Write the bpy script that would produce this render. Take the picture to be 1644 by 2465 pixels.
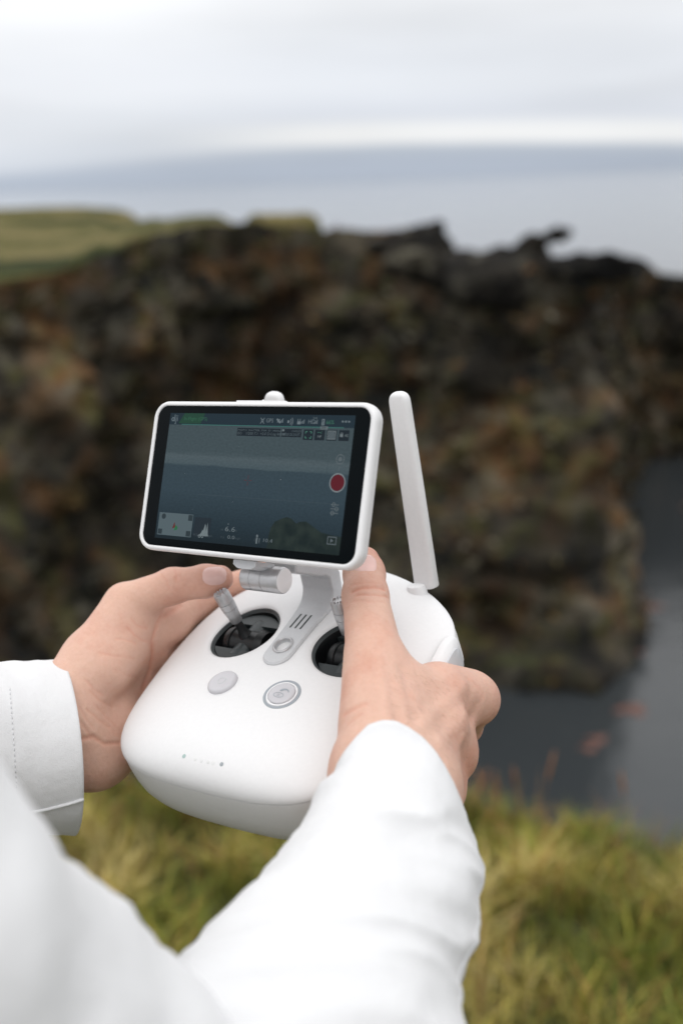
import bpy, bmesh, math, random
import numpy as np
from mathutils import Vector, Matrix, noise as mnoise
from mathutils.geometry import delaunay_2d_cdt

random.seed(7)
rng = np.random.default_rng(11)
for o in list(bpy.data.objects):
    bpy.data.objects.remove(o)
S = bpy.context.scene
COL = S.collection

# ------------------------------------------------------------------ camera
EYE = 1.55
PITCH, ROLL = math.radians(16.0), math.radians(1.9)
FPX = 2800.0                       # focal length in pixels of the 1644 x 2465 photograph
cp, sp, cr, sr = math.cos(PITCH), math.sin(PITCH), math.cos(ROLL), math.sin(ROLL)
R0, U0, F0 = Vector((1, 0, 0)), Vector((0, sp, cp)), Vector((0, cp, -sp))
CR = R0 * cr - U0 * sr
CU = U0 * cr + R0 * sr
CAMPOS = Vector((0, 0, EYE))
cam = bpy.data.cameras.new("camera")
cam.sensor_fit = 'VERTICAL'
cam.sensor_height = 36.0
cam.sensor_width = 24.0
cam.lens = FPX / 2465.0 * 36.0
cam.clip_start = 0.02
cam.clip_end = 60000.0
cam.dof.use_dof = True
cam.dof.focus_distance = 0.612
cam.dof.aperture_fstop = 4.7
cam.dof.aperture_blades = 0
camo = bpy.data.objects.new("camera", cam)
COL.objects.link(camo)
Mc = Matrix((CR, CU, -F0)).transposed().to_4x4()
Mc.translation = CAMPOS
camo.matrix_world = Mc
S.camera = camo

# ------------------------------------------------------------------ sky, sun, exposure
SUN_EL, SUN_AZ = math.radians(56), math.radians(205)     # azimuth: clockwise from +Y
wd = bpy.data.worlds.new("World")
S.world = wd
wd.use_nodes = True
wt = wd.node_tree
wt.nodes.clear()


def N(t, kind, **kw):
    n = t.nodes.new(kind)
    for k, v in kw.items():
        if hasattr(n, k):
            setattr(n, k, v)
        else:
            n.inputs[k.replace('_', ' ')].default_value = v
    return n


def L(t, a, b):
    t.links.new(a, b)


def math_node(t, op, a, b=None, c=None):
    n = t.nodes.new('ShaderNodeMath')
    n.operation = op
    for i, v in enumerate((a, b, c)):
        if v is None:
            continue
        if isinstance(v, (int, float)):
            n.inputs[i].default_value = v
        else:
            t.links.new(v, n.inputs[i])
    return n.outputs[0]


def ramp(t, fac, stops, interp='LINEAR'):
    n = t.nodes.new('ShaderNodeValToRGB')
    n.color_ramp.interpolation = interp
    e = n.color_ramp.elements
    while len(e) < len(stops):
        e.new(0.5)
    for el, (p, c) in zip(e, stops):
        el.position = p
        el.color = (c, c, c, 1) if isinstance(c, (int, float)) else (*c, 1)
    t.links.new(fac, n.inputs[0])
    return n.outputs[0]


def mixc(t, fac, a, b, mode='MIX'):
    n = t.nodes.new('ShaderNodeMix')
    n.data_type = 'RGBA'
    n.blend_type = mode
    for i, v in ((0, fac), (6, a), (7, b)):
        if isinstance(v, (int, float)):
            n.inputs[i].default_value = v
        elif isinstance(v, tuple):
            n.inputs[i].default_value = (*v, 1)
        else:
            t.links.new(v, n.inputs[i])
    return n.outputs[2]


sky = wt.nodes.new('ShaderNodeTexSky')
sky.sky_type = 'NISHITA'
sky.sun_disc = False
sky.sun_elevation = SUN_EL
sky.sun_rotation = SUN_AZ
tc = wt.nodes.new('ShaderNodeTexCoord')
sepw = wt.nodes.new('ShaderNodeSeparateXYZ')
L(wt, tc.outputs['Generated'], sepw.inputs[0])
elev = sepw.outputs['Z']
# overcast cloud deck: stretched layers of stratus, brighter towards the zenith
mpw = wt.nodes.new('ShaderNodeMapping')
mpw.inputs['Scale'].default_value = (1.6, 1.6, 11.0)
mpw.inputs['Rotation'].default_value = (0, math.radians(3.0), 0)
L(wt, tc.outputs['Generated'], mpw.inputs[0])
n1 = N(wt, 'ShaderNodeTexNoise', Scale=1.9, Detail=4.0, Roughness=0.45)
L(wt, mpw.outputs[0], n1.inputs['Vector'])
wob = math_node(wt, 'MULTIPLY', math_node(wt, 'SUBTRACT', n1.outputs[0], 0.5), 0.05)
# the low dark band is thickest in the middle and thins to both sides
bow = math_node(wt, 'MULTIPLY', math_node(wt, 'MULTIPLY', sepw.outputs['X'], sepw.outputs['X']), 0.10)
el2 = math_node(wt, 'ADD', math_node(wt, 'ADD', elev, math_node(wt, 'MULTIPLY', wob, 0.14)), bow)
pos = math_node(wt, 'MULTIPLY_ADD', el2, 2.5, 0.25)
band_r = ramp(wt, pos, [(0.0, (0.42, 0.47, 0.56)), (0.288, (0.415, 0.468, 0.562)), (0.306, (0.47, 0.52, 0.60)),
                        (0.322, (0.82, 0.83, 0.85)), (0.340, (0.84, 0.85, 0.865)), (0.372, (0.67, 0.70, 0.77)),
                        (0.44, (0.74, 0.765, 0.82)), (0.63, (0.83, 0.84, 0.865)), (1.0, (0.9, 0.9, 0.91))], 'EASE')
band_l = ramp(wt, pos, [(0.0, (0.42, 0.47, 0.56)), (0.280, (0.43, 0.485, 0.58)), (0.318, (0.62, 0.66, 0.73)), (0.37, (0.72, 0.75, 0.81)),
                        (0.45, (0.80, 0.82, 0.87)), (0.63, (0.90, 0.91, 0.935)), (1.0, (0.9, 0.9, 0.91))], 'EASE')
band = mixc(wt, ramp(wt, math_node(wt, 'MULTIPLY_ADD', sepw.outputs['X'], 1.0, 0.5), [(0.32, 0.0), (0.52, 1.0)], 'EASE'), band_l, band_r)
patch = ramp(wt, n1.outputs[0], [(0.3, 0.91), (0.5, 1.0), (0.7, 1.06)])
band = mixc(wt, 1.0, band, patch, 'MULTIPLY')
band = mixc(wt, 1.0, band, (0.955, 0.952, 0.945), 'MULTIPLY')
zen = math_node(wt, 'MULTIPLY_ADD', math_node(wt, 'MAXIMUM', math_node(wt, 'SUBTRACT', elev, 0.12), 0.0), 1.0, 1.0)
cc = wt.nodes.new('ShaderNodeVectorMath')
cc.operation = 'SCALE'
L(wt, band, cc.inputs[0])
L(wt, zen, cc.inputs['Scale'])
nis = wt.nodes.new('ShaderNodeVectorMath')
nis.operation = 'SCALE'
nis.inputs['Scale'].default_value = 0.1
L(wt, sky.outputs[0], nis.inputs[0])
skyc = mixc(wt, 0.94, nis.outputs[0], cc.outputs[0])
bg = wt.nodes.new('ShaderNodeBackground')
bg.inputs['Strength'].default_value = 1.0
L(wt, skyc, bg.inputs['Color'])
wo = wt.nodes.new('ShaderNodeOutputWorld')
L(wt, bg.outputs[0], wo.inputs[0])

sun = bpy.data.lights.new("sun", 'SUN')
sun.energy = 0.4
sun.angle = math.radians(35)
sun.color = (1.0, 0.96, 0.9)
suno = bpy.data.objects.new("sun", sun)
COL.objects.link(suno)
sd = Vector((math.sin(SUN_AZ) * math.cos(SUN_EL), math.cos(SUN_AZ) * math.cos(SUN_EL), math.sin(SUN_EL)))
suno.rotation_euler = sd.to_track_quat('Z', 'Y').to_euler()
suno.location = (0, 0, 30)

S.render.engine = 'CYCLES'
S.cycles.use_denoising = True
S.cycles.max_bounces = 8
S.view_settings.view_transform = 'Standard'
S.view_settings.look = 'None'
S.view_settings.exposure = 0.2
S.view_settings.gamma = 1.0
S.view_settings.use_curve_mapping = False

# ------------------------------------------------------------------ frames (millimetres, camera axes: right, down, forward)
AX = np.array([0.81979681, 0.05837314, -0.56967162])     # controller: right
AF = np.array([0.49123278, -0.58296194, 0.64718292])     # controller: forward
AN = np.array([-0.29431878, -0.81039987, -0.50658514])   # controller: panel normal
AO = np.array([-25.27902938, 68.94968493, 637.57822179])  # mid point between the sticks
MD = np.stack([AX, AF, AN])


def px(u, v, z):
    """photo pixel and depth (mm) -> camera millimetres"""
    return np.array([(u - 822.0) / FPX * z, (v - 1232.5) / FPX * z, z])


def dev2cam(p):
    return AO + np.asarray(p, float) @ MD


def cam2dev(p):
    return (np.asarray(p, float) - AO) @ MD.T


CAM3 = np.array([list(CR), list(-CU), list(F0)])


def cam2world(p):
    return np.asarray(p, float) @ CAM3 * 0.001 + np.array(CAMPOS)


def ray(u, v, d):
    """world point seen at a pixel, at ground distance d metres"""
    q = np.array([(u - 822.0) / FPX, (v - 1232.5) / FPX, 1.0]) @ CAM3
    q = q / q[1] * d
    return q + np.array(CAMPOS)


# ------------------------------------------------------------------ mesh helpers
def mesh(name, V, F, mat=None, parent=None, smooth=True, cols=None):
    me = bpy.data.meshes.new(name)
    V = np.asarray(V, dtype=float)
    me.from_pydata([tuple(v) for v in V], [], [tuple(int(i) for i in f) for f in F])
    me.validate()
    if smooth:
        me.polygons.foreach_set('use_smooth', [True] * len(me.polygons))
    if cols is not None:
        at = me.color_attributes.new('col', 'FLOAT_COLOR', 'POINT')
        c = np.ones((len(me.vertices), 4), dtype=np.float32)
        c[:, :3] = cols
        at.data.foreach_set('color', c.ravel())
    if mat is not None:
        me.materials.append(mat)
    me.update()
    o = bpy.data.objects.new(name, me)
    COL.objects.link(o)
    if parent is not None:
        o.parent = parent
    return o


def sharp(o, deg=35):
    bm = bmesh.new()
    bm.from_mesh(o.data)
    bmesh.ops.recalc_face_normals(bm, faces=bm.faces)
    lim = math.radians(deg)
    for e in bm.edges:
        e.smooth = not (len(e.link_faces) == 2 and e.calc_face_angle(0) > lim)
    bm.to_mesh(o.data)
    bm.free()
    return o


def bevel(o, w, seg=2, deg=35):
    m = o.modifiers.new('bevel', 'BEVEL')
    m.width = w
    m.segments = seg
    m.limit_method = 'ANGLE'
    m.angle_limit = math.radians(deg)
    m.harden_normals = False
    return o


def tag(o, label=None, cat=None, group=None, kind=None):
    if label:
        o['label'] = label
    if cat:
        o['category'] = cat
    if group:
        o['group'] = group
    if kind:
        o['kind'] = kind
    return o


def loft(rings, closed_u=True, cap0=False, cap1=False):
    """rings: list of (n,3) arrays -> verts, faces"""
    n = len(rings[0])
    V = np.concatenate(rings)
    F = []
    for i in range(len(rings) - 1):
        a, b = i * n, (i + 1) * n
        for j in range(n if closed_u else n - 1):
            k = (j + 1) % n
            F.append((a + j, a + k, b + k, b + j))
    if cap0:
        F.append(tuple(range(n - 1, -1, -1)))
    if cap1:
        F.append(tuple(range((len(rings) - 1) * n, len(rings) * n)))
    return V, F


def frame_of(axis, hint=(0, 0, 1)):
    a = np.asarray(axis, float)
    a = a / np.linalg.norm(a)
    h = np.asarray(hint, float)
    if abs(a @ h) > 0.97:
        h = np.array([0.0, 1, 0])
    s = np.cross(h, a)
    s /= np.linalg.norm(s)
    return s, np.cross(a, s), a


def turned(p0, axis, prof, n=40, hint=(0, 0, 1), cap=True, radial=None):
    """lathe: prof = list of (distance along axis, radius)"""
    s, t, a = frame_of(axis, hint)
    p0 = np.asarray(p0, float)
    th = np.linspace(0, 2 * math.pi, n, endpoint=False)
    rings = []
    for d, r in prof:
        rr = np.full(n, r) if radial is None else r * radial(th, d)
        rings.append(p0 + a * d + np.outer(np.cos(th) * rr, s) + np.outer(np.sin(th) * rr, t))
    return loft(rings, True, cap, cap)


def rrect(hw, hh, r, n=8):
    P = []
    for cx, cy, a0 in ((hw - r, hh - r, 0), (-hw + r, hh - r, 90), (-hw + r, -hh + r, 180), (hw - r, -hh + r, 270)):
        for i in range(n + 1):
            a = math.radians(a0 + 90 * i / n)
            P.append((cx + r * math.cos(a), cy + r * math.sin(a)))
    return np.array(P)


def join_vf(parts):
    V, F, k = [], [], 0
    for v, f in parts:
        v = np.asarray(v, float)
        V.append(v)
        F += [tuple(i + k for i in q) for q in f]
        k += len(v)
    return np.concatenate(V), F


# ------------------------------------------------------------------ materials
def mat_new(name):
    m = bpy.data.materials.new(name)
    m.use_nodes = True
    t = m.node_tree
    b = t.nodes['Principled BSDF']
    return m, t, b


def plain(name, col, rough=0.5, metal=0.0, spec=0.5, bump=0.0, scale=800.0, coat=0.0, var=0.04):
    m, t, b = mat_new(name)
    tcn = t.nodes.new('ShaderNodeTexCoord')
    nz = N(t, 'ShaderNodeTexNoise', Scale=scale * 0.1, Detail=5.0)
    L(t, tcn.outputs['Object'], nz.inputs['Vector'])
    c2 = tuple(max(0.0, c * (1 - var * 2)) for c in col)
    c1 = tuple(min(1.0, c * (1 + var)) for c in col)
    L(t, ramp(t, nz.outputs[0], [(0.3, c2), (0.7, c1)]), b.inputs['Base Color'])
    rr = math_node(t, 'MULTIPLY_ADD', nz.outputs[0], 0.12, rough - 0.06)
    L(t, rr, b.inputs['Roughness'])
    b.inputs['Metallic'].default_value = metal
    b.inputs['Specular IOR Level'].default_value = spec
    b.inputs['Coat Weight'].default_value = coat
    if bump:
        n2 = N(t, 'ShaderNodeTexNoise', Scale=scale, Detail=3.0)
        L(t, tcn.outputs['Object'], n2.inputs['Vector'])
        bp = N(t, 'ShaderNodeBump', Strength=bump, Distance=0.0004)
        L(t, n2.outputs[0], bp.inputs['Height'])
        L(t, bp.outputs[0], b.inputs['Normal'])
    return m


def emit(name, col, strength=1.0, coat=True):
    m, t, b = mat_new(name)
    b.inputs['Base Color'].default_value = (0.004, 0.004, 0.005, 1)
    b.inputs['Roughness'].default_value = 0.12
    b.inputs['Specular IOR Level'].default_value = 0.03
    b.inputs['Emission Color'].default_value = (*col, 1)
    b.inputs['Emission Strength'].default_value = strength
    return m


M_white = plain('white_plastic', (0.73, 0.73, 0.735), 0.42, spec=0.4, bump=0.04, scale=5000, var=0.01)
M_white2 = plain('warm_white_plastic', (0.70, 0.70, 0.695), 0.40, spec=0.4, bump=0.04, scale=5000, var=0.01)
M_gloss = plain('gloss_white_plastic', (0.80, 0.80, 0.81), 0.25, spec=0.45, var=0.01)
M_ltgrey = plain('light_grey_plastic', (0.52, 0.53, 0.545), 0.38, spec=0.45, bump=0.04, scale=5000, var=0.02)
M_mdgrey = plain('mid_grey_plastic', (0.30, 0.33, 0.36), 0.45, var=0.02)
M_metal = plain('satin_aluminium', (0.50, 0.50, 0.51), 0.36, metal=0.7, var=0.03, bump=0.05, scale=4000)
M_rimgrey = plain('well_grey', (0.026, 0.034, 0.036), 0.4, var=0.05)
M_black = plain('black_plastic', (0.006, 0.007, 0.0078), 0.38, spec=0.3, var=0.05)
M_dark = plain('dark_slot', (0.012, 0.018, 0.02), 0.6)
M_glass = plain('black_glass', (0.0030, 0.0045, 0.0055), 0.09, spec=0.03, var=0.02)
M_led = plain('led_window', (0.36, 0.48, 0.46), 0.25)
M_led2 = plain('led_window_off', (0.30, 0.33, 0.35), 0.25)
M_ledf = plain('led_window_faint', (0.70, 0.70, 0.70), 0.3)
M_button = plain('button_plastic', (0.52, 0.515, 0.54), 0.3, spec=0.45, var=0.01)


def fabric():
    m, t, b = mat_new('white_jacket_cloth')
    tcn = t.nodes.new('ShaderNodeTexCoord')
    nz = N(t, 'ShaderNodeTexNoise', Scale=14.0, Detail=5.0)
    L(t, tcn.outputs['Object'], nz.inputs['Vector'])
    L(t, ramp(t, nz.outputs[0], [(0.25, (0.685, 0.69, 0.70)), (0.75, (0.72, 0.724, 0.732))]), b.inputs['Base Color'])
    b.inputs['Roughness'].default_value = 0.75
    b.inputs['Specular IOR Level'].default_value = 0.25
    b.inputs['Sheen Weight'].default_value = 0.12
    w1 = N(t, 'ShaderNodeTexNoise', Scale=1600.0, Detail=2.0)
    L(t, tcn.outputs['Object'], w1.inputs['Vector'])
    w3 = N(t, 'ShaderNodeTexNoise', Scale=26.0, Detail=3.0, Distortion=0.3)
    L(t, tcn.outputs['Object'], w3.inputs['Vector'])
    w2 = N(t, 'ShaderNodeTexNoise', Scale=60.0, Detail=4.0)
    L(t, tcn.outputs['Object'], w2.inputs['Vector'])
    h = math_node(t, 'ADD', math_node(t, 'MULTIPLY', w1.outputs[0], 0.0003), math_node(t, 'ADD', math_node(t, 'MULTIPLY', w2.outputs[0], 0.0018), math_node(t, 'MULTIPLY', w3.outputs[0], 0.0022)))
    bp = N(t, 'ShaderNodeBump', Strength=0.6, Distance=1.0)
    L(t, h, bp.inputs['Height'])
    L(t, bp.outputs[0], b.inputs['Normal'])
    return m


M_cloth = fabric()


def skin():
    m, t, b = mat_new('skin')
    tcn = t.nodes.new('ShaderNodeTexCoord')
    at = t.nodes.new('ShaderNodeAttribute')
    at.attribute_name = 'col'
    nz = N(t, 'ShaderNodeTexNoise', Scale=38.0, Detail=6.0, Roughness=0.55)
    L(t, tcn.outputs['Object'], nz.inputs['Vector'])
    n0 = N(t, 'ShaderNodeTexNoise', Scale=420.0, Detail=3.0, Roughness=0.6)
    L(t, tcn.outputs['Object'], n0.inputs['Vector'])
    v1 = ramp(t, nz.outputs[0], [(0.3, (0.93, 0.81, 0.77)), (0.5, (1, 1, 1)), (0.68, (1.03, 1.06, 1.05))])
    v0 = ramp(t, n0.outputs[0], [(0.3, (0.965, 0.95, 0.94)), (0.6, (1.01, 1.01, 1.01))])
    c = mixc(t, 1.0, at.outputs['Color'], v1, 'MULTIPLY')
    c = mixc(t, 1.0, c, v0, 'MULTIPLY')
    L(t, c, b.inputs['Base Color'])
    b.inputs['Roughness'].default_value = 0.46
    b.inputs['Specular IOR Level'].default_value = 0.35
    b.inputs['Subsurface Weight'].default_value = 0.16
    b.inputs['Subsurface Radius'].default_value = (1.0, 0.35, 0.2)
    b.inputs['Subsurface Scale'].default_value = 0.004
    vo = N(t, 'ShaderNodeTexVoronoi', Scale=620.0)
    L(t, tcn.outputs['Object'], vo.inputs['Vector'])
    n2 = N(t, 'ShaderNodeTexNoise', Scale=160.0, Detail=5.0, Roughness=0.65)
    L(t, tcn.outputs['Object'], n2.inputs['Vector'])
    h = math_node(t, 'ADD', math_node(t, 'MULTIPLY', vo.outputs['Distance'], 0.00012), math_node(t, 'MULTIPLY', n2.outputs[0], 0.0013))
    bp = N(t, 'ShaderNodeBump', Strength=0.5, Distance=1.0)
    L(t, h, bp.inputs['Height'])
    L(t, bp.outputs[0], b.inputs['Normal'])
    return m


M_skin = skin()
M_nail = plain('finger_nail', (0.74, 0.48, 0.43), 0.22, spec=0.5, var=0.04)
M_nailtip = plain('finger_nail_edge', (0.80, 0.68, 0.60), 0.3, spec=0.4, var=0.02)

# ================================================================== terrain
def sdf_mesh(fn, lo, hi, h):
    """surface nets over a sparse grid; returns verts (mm) and quads"""
    B = 6
    lo = np.asarray(lo, np.float32)
    nb = np.ceil((np.asarray(hi) - lo) / (h * B)).astype(int)
    I = np.stack(np.meshgrid(*[np.arange(n) for n in nb], indexing='ij'), -1).reshape(-1, 3)
    cen = lo + (I + 0.5) * (B * h)
    dc = fn(cen.astype(np.float32))
    G = np.repeat(np.repeat(np.repeat(np.where(dc > 0, 9.0, -9.0).astype(np.float32).reshape(nb), B, 0), B, 1), B, 2)
    act = I[np.abs(dc) < B * h * 1.45]
    loc = np.stack(np.meshgrid(*[np.arange(B)] * 3, indexing='ij'), -1).reshape(-1, 3)
    for s in range(0, len(act), 2500):
        ii = (act[s:s + 2500, None, :] * B + loc[None]).reshape(-1, 3)
        G[ii[:, 0], ii[:, 1], ii[:, 2]] = fn((lo + ii * h).astype(np.float32))
    sg = G < 0
    cnt = np.zeros(tuple(np.array(G.shape) - 1), np.int8)
    for dx in (0, 1):
        for dy in (0, 1):
            for dz in (0, 1):
                cnt += sg[dx:G.shape[0] - 1 + dx, dy:G.shape[1] - 1 + dy, dz:G.shape[2] - 1 + dz]
    C = np.argwhere((cnt > 0) & (cnt < 8))
    idx = -np.ones(cnt.shape, np.int32)
    idx[C[:, 0], C[:, 1], C[:, 2]] = np.arange(len(C))
    acc = np.zeros((len(C), 3))
    num = np.zeros(len(C))
    corners = [(i >> 2 & 1, i >> 1 & 1, i & 1) for i in range(8)]
    for a in corners:
        for ax in range(3):
            if a[ax]:
                continue
            b = list(a)
            b[ax] = 1
            ga = G[C[:, 0] + a[0], C[:, 1] + a[1], C[:, 2] + a[2]]
            gb = G[C[:, 0] + b[0], C[:, 1] + b[1], C[:, 2] + b[2]]
            m = (ga < 0) != (gb < 0)
            t = np.where(m, ga / np.where(m, ga - gb, 1), 0)
            p = np.array(a, float) + np.outer(t, np.array(b) - np.array(a))
            acc[m] += p[m]
            num[m] += 1
    V = lo + (C + acc / num[:, None]) * h
    F = []
    for ax in range(3):
        u, v = (ax + 1) % 3, (ax + 2) % 3
        sl0 = [slice(None)] * 3
        sl1 = [slice(None)] * 3
        sl0[ax] = slice(0, -1)
        sl1[ax] = slice(1, None)
        E = np.argwhere(sg[tuple(sl0)] != sg[tuple(sl1)])
        E = E[(E[:, u] > 0) & (E[:, v] > 0) & (E[:, u] < cnt.shape[u]) & (E[:, v] < cnt.shape[v])]
        eu, ev = np.zeros(3, int), np.zeros(3, int)
        eu[u], ev[v] = 1, 1
        q = [idx[tuple((E - eu - ev).T)], idx[tuple((E - ev).T)], idx[tuple(E.T)], idx[tuple((E - eu).T)]]
        ins = sg[E[:, 0], E[:, 1], E[:, 2]]
        Q = np.stack(q, 1)
        Q[~ins] = Q[~ins][:, ::-1]
        F.append(Q[(Q >= 0).all(1)])
    return V, np.concatenate(F)


SEA_Z = -12.0


def water_mat():
    m, t, b = mat_new('sea_water')
    tcn = t.nodes.new('ShaderNodeTexCoord')
    b.inputs['Base Color'].default_value = (0.034, 0.039, 0.042, 1)
    b.inputs['Roughness'].default_value = 0.03
    b.inputs['IOR'].default_value = 1.333
    mp = t.nodes.new('ShaderNodeMapping')
    mp.inputs['Scale'].default_value = (1.0, 1.0, 1.0)
    L(t, tcn.outputs['Object'], mp.inputs[0])
    a = N(t, 'ShaderNodeTexNoise', Scale=0.35, Detail=6.0, Roughness=0.6)
    L(t, mp.outputs[0], a.inputs['Vector'])
    a2 = N(t, 'ShaderNodeTexNoise', Scale=2.2, Detail=5.0, Roughness=0.6)
    L(t, mp.outputs[0], a2.inputs['Vector'])
    h = math_node(t, 'ADD', math_node(t, 'MULTIPLY', a.outputs[0], 0.22), math_node(t, 'MULTIPLY', a2.outputs[0], 0.08))
    bp = N(t, 'ShaderNodeBump', Strength=0.28, Distance=1.0)
    L(t, h, bp.inputs['Height'])
    L(t, bp.outputs[0], b.inputs['Normal'])
    return m


def xy_fan(r_list, n=64):
    V = [(0, 30, SEA_Z)]
    for r in r_list:
        for j in range(n):
            a = 2 * math.pi * j / n
            V.append((r * math.cos(a), 30 + r * math.sin(a), SEA_Z))
    F = [(0, 1 + j, 1 + (j + 1) % n) for j in range(n)]
    for i in range(len(r_list) - 1):
        for j in range(n):
            k = (j + 1) % n
            F.append((1 + i * n + j, 1 + (i + 1) * n + j, 1 + (i + 1) * n + k, 1 + i * n + k))
    return V, F


V, F = xy_fan([40, 120, 400, 1500, 6000, 25000])
sea = mesh('sea', V, F, water_mat(), None, False)
tag(sea, kind='structure')


def rock_mat(name, tint=1.0, lichen=1.0, grass=1.0, use_random=False):
    m, t, b = mat_new(name)
    tcn = t.nodes.new('ShaderNodeTexCoord')
    geo = t.nodes.new('ShaderNodeNewGeometry')
    co = geo.outputs['Position']
    n1 = N(t, 'ShaderNodeTexNoise', Scale=0.62, Detail=7.0, Roughness=0.6)
    L(t, co, n1.inputs['Vector'])
    n2 = N(t, 'ShaderNodeTexNoise', Scale=0.42, Detail=4.0, Roughness=0.55, Distortion=0.6)
    L(t, co, n2.inputs['Vector'])
    n3 = N(t, 'ShaderNodeTexNoise', Scale=0.75, Detail=4.0, Roughness=0.6, Distortion=0.8)
    mp = t.nodes.new('ShaderNodeMapping')
    mp.inputs['Location'].default_value = (31.0, 7.0, 12.0)
    L(t, co, mp.inputs[0])
    L(t, mp.outputs[0], n3.inputs['Vector'])
    k = tint
    c = ramp(t, n1.outputs[0], [(0.37, (0.008 * k, 0.0095 * k, 0.009 * k)), (0.48, (0.032 * k, 0.028 * k, 0.020 * k)), (0.56, (0.070 * k, 0.058 * k, 0.040 * k)), (0.70, (0.16 * k, 0.14 * k, 0.10 * k))])
    # warm rust and ochre lichen
    c = mixc(t, math_node(t, 'MULTIPLY', ramp(t, n2.outputs[0], [(0.49, 0.0), (0.62, 1.0)]), 0.75 * lichen), c, (0.098, 0.048, 0.016))
    c = mixc(t, math_node(t, 'MULTIPLY', ramp(t, n3.outputs[0], [(0.52, 0.0), (0.64, 1.0)]), 0.8 * lichen), c, (0.062, 0.058, 0.018))
    n4 = N(t, 'ShaderNodeTexNoise', Scale=1.5, Detail=3.0, Roughness=0.5)
    L(t, mp.outputs[0], n4.inputs['Vector'])
    c = mixc(t, math_node(t, 'MULTIPLY', ramp(t, n4.outputs[0], [(0.54, 0.0), (0.66, 1.0)]), 0.7), c, (0.085, 0.078, 0.058))
    n5 = N(t, 'ShaderNodeTexNoise', Scale=0.26, Detail=3.0, Roughness=0.5)
    L(t, mp.outputs[0], n5.inputs['Vector'])
    c = mixc(t, 1.0, c, ramp(t, n5.outputs[0], [(0.38, 0.30), (0.5, 0.95), (0.62, 1.75)]), 'MULTIPLY')  # broad noise over the colour, its dark end painted as crevice shade
    # turf on ledges that face up
    sepn = t.nodes.new('ShaderNodeSeparateXYZ')
    L(t, geo.outputs['Normal'], sepn.inputs[0])
    up = math_node(t, 'ADD', sepn.outputs[2], math_node(t, 'MULTIPLY', math_node(t, 'SUBTRACT', n3.outputs[0], 0.5), 0.9))
    gr = mixc(t, ramp(t, n2.outputs[0], [(0.4, 0.0), (0.6, 1.0)]), (0.040, 0.050, 0.014), (0.085, 0.068, 0.026))
    c = mixc(t, math_node(t, 'MULTIPLY', ramp(t, up, [(0.78, 0.0), (0.98, 1.0)]), 0.8 * grass), c, gr)
    L(t, c, b.inputs['Base Color'])
    b.inputs['Roughness'].default_value = 0.85
    b.inputs['Specular IOR Level'].default_value = 0.25
    bp = N(t, 'ShaderNodeBump', Strength=0.8, Distance=0.25)
    L(t, n1.outputs[0], bp.inputs['Height'])
    L(t, bp.outputs[0], b.inputs['Normal'])
    return m


M_rock = rock_mat('basalt_cliff', 0.66)
M_rock2 = rock_mat('basalt_boulder', 0.85, 1.0, 0.7)
M_spur = rock_mat('black_lava', 0.13, 0.05, 0.0)


def turf_mat():
    m, t, b = mat_new('headland_turf')
    geo = t.nodes.new('ShaderNodeNewGeometry')
    mp = t.nodes.new('ShaderNodeMapping')
    mp.inputs['Scale'].default_value = (0.22, 1.0, 2.5)
    L(t, geo.outputs['Position'], mp.inputs[0])
    n1 = N(t, 'ShaderNodeTexNoise', Scale=0.30, Detail=5.0, Roughness=0.6)
    L(t, mp.outputs[0], n1.inputs['Vector'])
    n2 = N(t, 'ShaderNodeTexNoise', Scale=6.0, Detail=4.0, Roughness=0.6)
    L(t, geo.outputs['Position'], n2.inputs['Vector'])
    c = ramp(t, n1.outputs[0], [(0.40, (0.024, 0.032, 0.009)), (0.46, (0.050, 0.062, 0.012)), (0.50, (0.150, 0.130, 0.050)), (0.56, (0.20, 0.165, 0.075)), (0.60, (0.06, 0.068, 0.016)), (0.68, (0.14, 0.12, 0.045))])
    c = mixc(t, 1.0, c, ramp(t, n2.outputs[0], [(0.3, 0.55), (0.7, 1.25)]), 'MULTIPLY')
    L(t, c, b.inputs['Base Color'])
    b.inputs['Roughness'].default_value = 0.95
    b.inputs['Specular IOR Level'].default_value = 0.1
    bp = N(t, 'ShaderNodeBump', Strength=0.9, Distance=0.15)
    L(t, n2.outputs[0], bp.inputs['Height'])
    L(t, bp.outputs[0], b.inputs['Normal'])
    return m


M_turf = turf_mat()


def fbm(p, oct_=4, lac=2.1, gain=0.5):
    a, s = 1.0, 0.0
    for _ in range(oct_):
        s += a * mnoise.noise(p)
        p = p * lac + Vector((3.1, 1.7, 9.2))
        a *= gain
    return s


# rim of the opposite cliff, left to right, then the corner and the far wall of the cove
RIMP = ((-520, 760, 22, 1), (-250, 705, 27, 1), (0, 672, 31, 1), (100, 658, 32, 1), (190, 640, 33, 1), (280, 600, 35, 1), (356, 568, 37, 1), (472, 541, 39, 1), (600, 537, 40, 1), (700, 545, 40, 1), (822, 552, 39.5, 1), (963, 552, 38.5, 1),
        (1050, 580, 37.2, 1), (1110, 612, 36, 1), (1200, 622, 33.6, 1), (1290, 632, 32.4, 1), (1370, 640, 31.8, .9), (1425, 642, 31.8, .65), (1452, 638, 33.5, .4), (1464, 628, 40, .2), (1470, 620, 47, .2), (1478, 616, 53, .3),
        (1500, 622, 56.5, .6), (1540, 642, 57.0, .7), (1580, 657, 57.5, .7), (1644, 666, 57.5, .7), (1800, 675, 56, .7), (2100, 700, 50, .8))
rim = [ray(u, v, d) for u, v, d, s in RIMP]
rim = np.array(rim)
seg = np.r_[0, np.cumsum(np.linalg.norm(np.diff(rim[:, :2], axis=0), axis=1))]
NS, NT, NB = 340, 92, 44
sscale = None
ss = np.linspace(0, seg[-1], NS)
RX = np.stack([np.interp(ss, seg, rim[:, i]) for i in range(3)], 1)
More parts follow.
